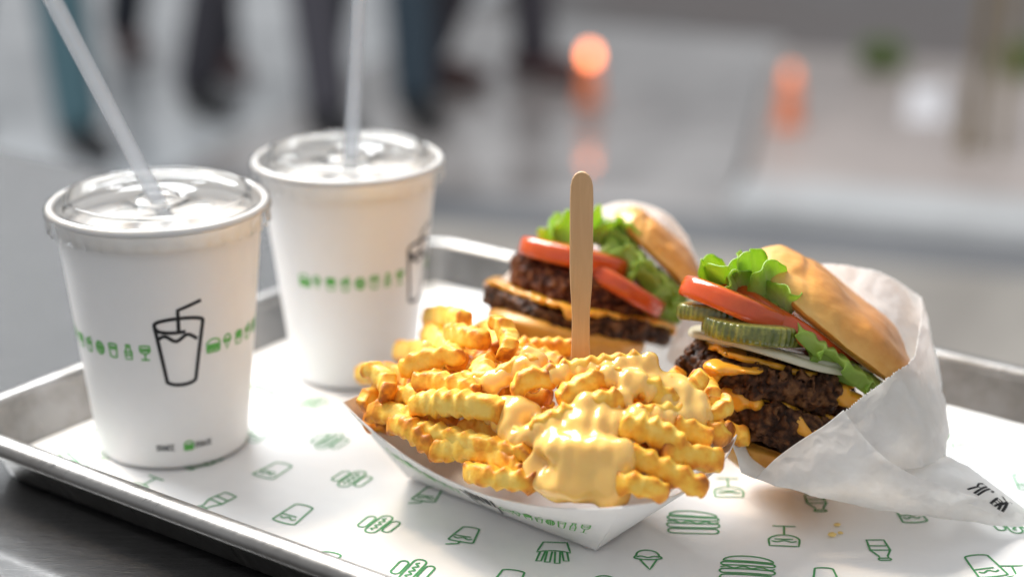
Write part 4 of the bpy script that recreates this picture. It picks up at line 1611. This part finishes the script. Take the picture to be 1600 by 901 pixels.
def lettuce_frill(fr, r, a0, a1, parent, seed=0, drop=0.009, frill=0.0035, nfr=8, back=0.014):
    nu, nv = 260, 20
    rr_ = np.random.default_rng(seed)
    ph = rr_.random(6) * 6.28
    V, A = [], []
    for i in range(nu):
        u = i / (nu - 1)
        a = R(a0 + (a1 - a0) * u)
        uu = u * nfr * 2 * math.pi
        uu += 0.8 * math.sin(uu * 0.43 + ph[0])
        hang = drop * (0.72 + 0.28 * math.sin(uu * 0.5 + ph[1]))
        for j in range(nv):
            v = j / (nv - 1)
            w = max(0, (v - 0.35) / 0.65)
            rad = r - back * (1 - min(1, v / 0.45)) + frill * w * math.sin(uu + ph[2]) + 0.0015 * min(1, v / .45)
            z = -hang * w ** 1.2 + 0.0006 * math.sin(uu * 1.7) * (1 - w)
            da = frill * 1.0 * w * math.cos(uu + ph[2] + 0.4) / r
            V.append((rad * math.cos(a + da), rad * math.sin(a + da), z))
            A.append(0.25 + 0.6 * v)
    V = np.array(V)
    V[:, 1] += r
    o = mk('lettuce_leaf', put(fr, V), grid_faces(nu, nv), M['lettuce'], parent, attr={'edge': A})
    solid(o, 0.0005, 0)
    return o


def lettuce_lobe(p0, p1, d0, d1, wid, parent, seed=0, curl=0.0115, ruf=0.0008):
    """one rounded leaf lobe from its root to its frilled top edge"""
    nu, nv = 44, 34
    rr_ = np.random.default_rng(seed)
    ph = rr_.random(6) * 6.28
    a, b = atd(p0[0], p0[1], d0), atd(p1[0], p1[1], d1)
    ax = b - a
    L = np.linalg.norm(ax); ax /= L
    sd = np.cross(CF, ax); sd /= np.linalg.norm(sd)
    nr = np.cross(ax, sd)
    V, A = [], []
    for i in range(nu):
        u = -1 + 2 * i / (nu - 1)
        for j in range(nv):
            v = j / (nv - 1)
            wv = wid / 2 * (0.60 + 0.40 * math.sin(min(1, v * 1.15) * math.pi / 2)) * (1 - 0.12 * v)
            top = L * (1 - 0.38 * abs(u) ** 2.4) * (1 + 0.04 * math.sin(5 * u + ph[0]))
            e = v ** 2.2
            x = wv * u + ruf * 0.8 * e * math.sin(9 * u + ph[1])
            n_ = curl * ((u * u) * 0.55 + 0.35 * math.sin(2.4 * u + ph[2])) * (0.3 + 0.7 * v) - curl * 0.3 * v ** 3 + ruf * e * (math.sin(7.5 * u + ph[3]) + 0.5 * math.sin(15 * u + ph[4]))
            n_ += 0.0007 * math.exp(-(u / 0.07) ** 2) * (1 - v)
            V.append(a + ax * top * v + sd * x + nr * n_)
            A.append(0.05 + 0.7 * v ** 1.5 + 0.15 * abs(u) - 0.25 * math.exp(-(u / 0.06) ** 2) - 0.12 * math.exp(-((abs(u) - 0.45 * v - 0.1) / 0.04) ** 2))
    o = mk('lettuce_leaf', V, grid_faces(nu, nv), M['lettuce'], parent, attr={'edge': A})
    solid(o, 0.0005, 0)
    return o


# --- right burger -----------------------------------------------------------
D = 0.668
c = atd(1270, 600, 0.71)
b1 = empty('burger', (c[0], c[1], 0.012), 'right double cheeseburger with pickles, onion, tomato and lettuce in torn white paper', 'burger', 'burgers in white paper')
bun_top(frame(1296, 533, D + 0.000, 38.5, 11), 0.0385, 0.0172, b1, seed=1.0, dent=0.16)
lettuce_frill(frame(1294, 541, D - 0.001, 38, 8), 0.0368, 196, 345, b1, 3, drop=0.0060, frill=0.0030, nfr=9)
lettuce_frill(frame(1290, 543, D + 0.004, 38, 8), 0.0345, 190, 340, b1, 4, drop=0.0085, frill=0.0024, nfr=6)
for k, (q0, q1, d0, d1, wd) in enumerate((((1128, 458), (1096, 406), .694, .682, .0170), ((1152, 458), (1126, 396), .690, .675, .0190), ((1180, 464), (1164, 392), .684, .671, .0200),
                                          ((1206, 474), (1194, 410), .681, .669, .0190), ((1222, 488), (1230, 440), .678, .668, .0170), ((1160, 462), (1146, 428), .680, .668, .0150))):
    lettuce_lobe(q0, q1, d0, d1, wd, b1, 20 + k)
disc_layer('tomato_slice', frame(1258, 503, D - 0.001, 34, 5), 0.0345, 0.0084, M['tomato'], b1, seed=1)
disc_layer('tomato_slice', frame(1172, 471, D - 0.005, 22, 6), 0.0232, 0.0088, M['tomato'], b1, seed=2)
disc_layer('pickle_slice', frame(1190, 512, D - 0.007, 8, 7), 0.0196, 0.0078, M['pickle'], b1, edge_wave=0.017, nwave=46, seed=1.0, n=368)
disc_layer('pickle_slice', frame(1136, 487, D + 0.006, 6, 6), 0.0165, 0.0065, M['pickle'], b1, edge_wave=0.017, nwave=40, seed=2.2, n=320)
disc_layer('onion_slice', frame(1235, 556, D - 0.003, 13.5, 5), 0.0345, 0.0030, M['onion'], b1, seed=3, bend=-0.03)
disc_layer('onion_slice', frame(1275, 560, D + 0.003, 10, 4), 0.030, 0.0028, M['onion'], b1, seed=4, bend=-0.03)
fp = frame(1226, 582, D - 0.002, 14.5, 4)
patty(fp, 0.0335, 0.0135, M['patty'], b1, 1.0)
cheese_slice(fp, 0.0265, 0.0335, 0.0010, R(8), b1, 2, 0.75)
fp = frame(1240, 650, D - 0.001, 18, 4)
patty(fp, 0.0280, 0.0140, M['patty'], b1, 2.0)
cheese_slice(fp, 0.0215, 0.0285, 0.0022, R(14), b1, 4, 0.8)
melt([(1114, 570, .672, (.0035, .0022, .006)), (1134, 576, .672, (.0050, .0020, .006)), (1116, 586, .673, (.0024, .0034, .004)), (1170, 579, .670, (.006, .0012, .006))], b1, 1)
melt([(1142, 614, .677, (.004, .0026, .006)), (1162, 621, .676, (.004, .0024, .006)), (1180, 632, .674, (.0030, .0024, .006)), (1152, 634, .676, (.003, .0026, .005))], b1, 2)
melt([(1246, 662, .672, (.0026, .0044, .006)), (1264, 676, .672, (.0050, .0032, .006)), (1288, 682, .673, (.0035, .0026, .006))], b1, 3)
melt([(1312, 614, .678, (.0046, .0036, .005)), (1332, 624, .680, (.004, .0026, .005))], b1, 4)
bun_top(frame(1240, 715, D + 0.006, 197, -4), 0.0260, 0.014, b1, seed=3.0, dent=0.0, name='bottom_bun', mat=M['bun_bottom'])

# --- back burger ------------------------------------------------------------
D2 = 0.752
c = atd(930, 500, 0.79)
b2 = empty('burger', (c[0], c[1], 0.012), 'back double cheeseburger behind the wooden fork, with tomato and lettuce', 'burger', 'burgers in white paper')
bun_top(frame(1020, 404, D2 + 0.010, 44, 4), 0.0250, 0.0140, b2, seed=2.0, dent=0.1)
lettuce_frill(frame(1018, 411, D2 + 0.008, 44, 6), 0.0260, 186, 350, b2, 13, drop=0.0110, frill=0.0042, nfr=7)
lettuce_frill(frame(1010, 417, D2 + 0.008, 42, 6), 0.0270, 186, 345, b2, 14, drop=0.0150, frill=0.0040, nfr=5)
for k, (q0, q1, d0, d1, wd) in enumerate((((868, 384), (854, 338), .780, .768, .0140), ((892, 386), (880, 334), .776, .764, .0150), ((916, 384), (926, 316), .778, .768, .0130),
                                          ((948, 386), (956, 338), .774, .764, .0150), ((978, 392), (984, 346), .772, .764, .0140))):
    lettuce_lobe(q0, q1, d0, d1, wd, b2, 40 + k)
disc_layer('tomato_slice', frame(908, 392, D2 - 0.002, 13, 5), 0.0250, 0.0085, M['tomato'], b2, seed=1.5)
disc_layer('tomato_slice', frame(978, 440, D2 - 0.004, 28, 5), 0.0210, 0.0080, M['tomato'], b2, seed=2.5)
patty(frame(930, 428, D2, 19, 4), 0.0330, 0.0185, M['patty2'], b2, 5.0, 0.0020)
fp = frame(908, 493, D2 - 0.004, 12.5, 5)
patty(fp, 0.0405, 0.0075, M['patty'], b2, 6.0, 0.0016)
cheese_slice(fp, 0.0375, 0.0395, 0.0024, R(38), b2, 7, 0.45)
bun_top(frame(890, 509, D2 - 0.005, 192, -4), 0.0350, 0.021, b2, seed=5.0, dent=0.0, name='bottom_bun', mat=M['bun_bottom'], ridge=0.4)

# ------------------------------------------------------------------ wrapper papers
def bspline(ctrl, n):
    ctrl = np.asarray(ctrl, float)
    m = len(ctrl)
    t = np.linspace(0, m - 1, n)
    i = np.clip(np.floor(t).astype(int), 0, m - 2)
    f_ = (t - i).reshape(-1, *([1] * (ctrl.ndim - 1)))
    g_ = lambda k: ctrl[np.clip(k, 0, m - 1)]
    p0 = np.where((i - 1 < 0).reshape(f_.shape), 2 * g_(0) - g_(1), g_(i - 1))
    p3 = np.where((i + 2 > m - 1).reshape(f_.shape), 2 * g_(m - 1) - g_(m - 2), g_(i + 2))
    p1, p2 = g_(i), g_(i + 1)
    return 0.5 * ((2 * p1) + (-p0 + p2) * f_ + (2 * p0 - 5 * p1 + 4 * p2 - p3) * f_ ** 2 + (-p0 + 3 * p1 - 3 * p2 + p3) * f_ ** 3)


def patch(rows, nu=110, nv=110, amp=0.0010, seed=0, grease=0.5, freq=38, tear=None):
    C = np.array([[atd(*q) for q in r] for r in rows])
    S = bspline(C, nu)
    S = np.swapaxes(bspline(np.swapaxes(S, 0, 1), nv), 0, 1)
    du = np.gradient(S, axis=0); dv_ = np.gradient(S, axis=1)
    N = np.cross(du, dv_); N /= np.maximum(np.linalg.norm(N, axis=-1), 1e-12)[..., None]
    cr = ridged(S * freq + seed * 3.3, 4) - 1.0
    S = S + N * (amp * cr)[..., None] + N * (amp * 0.5 * noise(S * freq * 0.5 + seed))[..., None]
    if tear:
        for which, am in tear.items():
            j = np.arange(nv if which in ('u0', 'u1') else nu)
            tz = am * ((np.abs(((j * 0.42) % 1) - 0.5) * 2) - 0.5) + am * 0.7 * noise(np.stack([j * 0.3, j * 0 + seed, j * 0], -1))
            if which == 'u0': S[0] += tz[:, None] * (du[0] / np.linalg.norm(du[0], axis=-1)[:, None])
            if which == 'u1': S[-1] += tz[:, None] * (du[-1] / np.linalg.norm(du[-1], axis=-1)[:, None])
    return S, np.full(S.shape[:2], grease)


def wrapper(patches, label, group):
    V, F, A = [], [], []
    k = 0
    for S, g_ in patches:
        V.append(S.reshape(-1, 3)); A.append(g_.ravel())
        F += [list(q + k) for q in grid_faces(*S.shape[:2])]
        k += S.shape[0] * S.shape[1]
    V = np.concatenate(V)
    V[:, 2] = np.maximum(V[:, 2], 0.0030)
    o = mk('burger_wrapper', V, F, M['wrapper'], attr={'grease': np.concatenate(A)})
    solid(o, 0.00016, 0)
    return tag(o, label, 'food wrapper', group)


back = patch([[(1215, 425, .735), (1290, 413, .735), (1370, 424, .732), (1440, 463, .725)],
              [(1205, 520, .742), (1310, 500, .745), (1400, 510, .738), (1462, 555, .716)],
              [(1190, 620, .745), (1310, 600, .750), (1410, 620, .735), (1476, 650, .708)],
              [(1180, 715, .738), (1300, 705, .745), (1400, 720, .735), (1482, 715, .702)]], amp=0.0012, seed=1, grease=0.25, tear={'u0': 0.0007})
body = patch([[(1436, 463, .724), (1432, 548, .690), (1388, 590, .664), (1352, 616, .658), (1312, 650, .655)],
              [(1452, 520, .722), (1445, 590, .690), (1405, 630, .664), (1370, 650, .657), (1335, 680, .654)],
              [(1468, 600, .716), (1462, 650, .686), (1425, 680, .664), (1400, 690, .659), (1362, 706, .655)],
              [(1482, 680, .706), (1472, 712, .684), (1445, 728, .668), (1420, 732, .664), (1392, 734, .660)]], amp=0.0013, freq=27, seed=2, grease=0.28, tear={'u0': 0.0009})
flap = patch([[(1180, 747, .664), (1212, 716, .660), (1250, 688, .656), (1288, 664, .653), (1318, 640, .652)],
              [(1225, 762, .660), (1262, 744, .655), (1300, 722, .651), (1332, 704, .650), (1360, 694, .651)],
              [(1290, 780, .662), (1325, 770, .657), (1360, 755, .653), (1392, 743, .653), (1420, 738, .656)],
              [(1385, 797, .667), (1415, 792, .664), (1445, 782, .661), (1475, 772, .661), (1500, 768, .664)],
              [(1500, 812, .677), (1520, 810, .675), (1540, 802, .674), (1555, 796, .675), (1570, 792, .677)],
              [(1590, 822, .678), (1598, 820, .678), (1605, 817, .678), (1610, 815, .679), (1616, 813, .680)]], 150, 100, amp=0.0011, seed=3, grease=0.42, tear={'v0': 0.001})
under = patch([[(1142, 668, .672), (1180, 690, .690), (1240, 715, .705), (1300, 735, .712)],
               [(1148, 705, .670), (1185, 718, .680), (1240, 738, .690), (1300, 752, .700)],
               [(1158, 738, .667), (1186, 747, .664), (1240, 763, .666), (1300, 778, .672)]], amp=0.0007, seed=4, grease=0.6)
outer = patch([[(1400, 730, .668), (1440, 722, .680), (1482, 712, .700)],
               [(1450, 757, .664), (1490, 738, .672), (1515, 730, .690)],
               [(1510, 786, .668), (1540, 768, .674), (1560, 762, .684)],
               [(1585, 816, .679), (1600, 806, .681), (1612, 804, .686)]], amp=0.0005, seed=5, grease=0.1)
w1 = wrapper([back, body, flap, under, outer], 'crumpled white paper wrapper around the right burger, twisted to a tip', 'paper burger wrappers')

# ink near the tip of the wrapper
Sf = outer[0]
def on_flap(p):
    nu, nv = Sf.shape[:2]
    u, v = np.clip(p[:, 0], 0, 1) * (nu - 1.001), np.clip(p[:, 1], 0, 1) * (nv - 1.001)
    i, j = u.astype(int), v.astype(int)
    a, b = (u - i)[:, None], (v - j)[:, None]
    P_ = Sf[i, j] * (1 - a) * (1 - b) + Sf[i + 1, j] * a * (1 - b) + Sf[i, j + 1] * (1 - a) * b + Sf[i + 1, j + 1] * a * b
    N = np.cross(Sf[i + 1, j] - Sf[i, j], Sf[i, j + 1] - Sf[i, j])
    N /= np.linalg.norm(N, axis=1)[:, None]
    flip = (N @ CF > 0)
    N[flip] *= -1
    return P_, N

# --- back burger's paper
back2 = patch([[(900, 345, .800), (960, 318, .806), (1010, 320, .806), (1062, 352, .800), (1098, 420, .785)],
               [(880, 430, .815), (960, 410, .82), (1020, 415, .818), (1075, 440, .806), (1108, 490, .78)],
               [(850, 520, .815), (960, 520, .822), (1030, 520, .818), (1085, 535, .800), (1112, 560, .776)],
               [(840, 590, .805), (960, 600, .81), (1030, 600, .806), (1085, 600, .79), (1112, 600, .776)]], amp=0.0012, seed=6, grease=0.2)
side2 = patch([[(1082, 405, .785), (1074, 470, .765), (1056, 520, .752), (1040, 560, .750)],
               [(1098, 440, .783), (1092, 500, .765), (1080, 545, .752), (1062, 580, .748)],
               [(1108, 490, .780), (1106, 540, .766), (1100, 580, .755), (1085, 612, .750)]], amp=0.0009, seed=7, grease=0.3)
left2 = patch([[(818, 400, .80), (822, 440, .79), (815, 480, .785), (800, 520, .78)],
               [(795, 425, .795), (796, 455, .785), (790, 485, .78), (775, 530, .775)],
               [(772, 448, .79), (774, 465, .785), (770, 490, .78), (760, 540, .775)]], amp=0.0009, seed=8, grease=0.1)
wrapper([back2, side2, left2], 'white paper wrapper around the back burger, blurred', 'paper burger wrappers')

# small marks printed near the wrapper's tip
RU = [[(.62, 0), (.62, 1), (.2, 1), (.05, .75), (.2, .5), (.62, .5)], [(.3, .5), (.02, 0)]]
GE = [[(.1, 0), (.1, 1), (.65, 1), (.65, .8)]]
MAN = [[(.05, .95), (.35, .78), (.6, .7)], [(.6, .7), (.8, .35), (.95, 0)], [(.6, .7), (.55, .3), (.7, 0)], [(.3, .55), (.02, .6), (.1, .1), (.4, .05), (.48, .5), (.3, .55)], [(.1, .45), (.42, .4)], [(.12, .3), (.4, .25)], [(.7, .86), (.75, .86)]]
marks = []
for ln in RU: marks.append([(0.56 + 0.10 * x, 0.50 + 0.40 * (y - .5)) for x, y in ln])
for ln in GE: marks.append([(0.645 + 0.07 * x, 0.50 + 0.40 * (y - .5)) for x, y in ln])
for ln in MAN: marks.append([(0.76 + 0.12 * x, 0.50 + 0.55 * (y - .5)) for x, y in ln])
V, F = ribbons(marks, 0.022, on_flap, 0.0003)
mk('printed_marks', V, F, M['black'], w1)

# crumbs on the liner
cm = flat('crumb_batter', (0.85, 0.62, 0.22), 0.6)
for k, (px, py, sz, lb) in enumerate(((1308, 822, .0011, 'tiny yellow crumb on the liner, the one nearest the right burger wrapper'), (1300, 838, .0013, 'largest yellow crumb on the liner in front of the right burger'), (1313, 834, .0008, 'smallest yellow crumb on the liner in front of the right burger'))):
    p = atz(px, py, 0.0015)
    ico = bmesh.new()
    bmesh.ops.create_icosphere(ico, subdivisions=2, radius=sz)
    v = np.array([q.co[:] for q in ico.verts])
    ff = [[q.index for q in fc.verts] for fc in ico.faces]
    ico.free()
    v = v * (1 + 0.35 * noise(v * 900 + k)[:, None]) * np.array([1.3, 1, .5])
    v[:, 2] -= v[:, 2].min()
    z = float(np.maximum(paper_z(p[0], p[1]), 0)) + 0.0003
    tag(mk('crumb', v + np.array([p[0], p[1], z]), ff, cm), lb, 'crumb', 'crumbs on the tray liner')
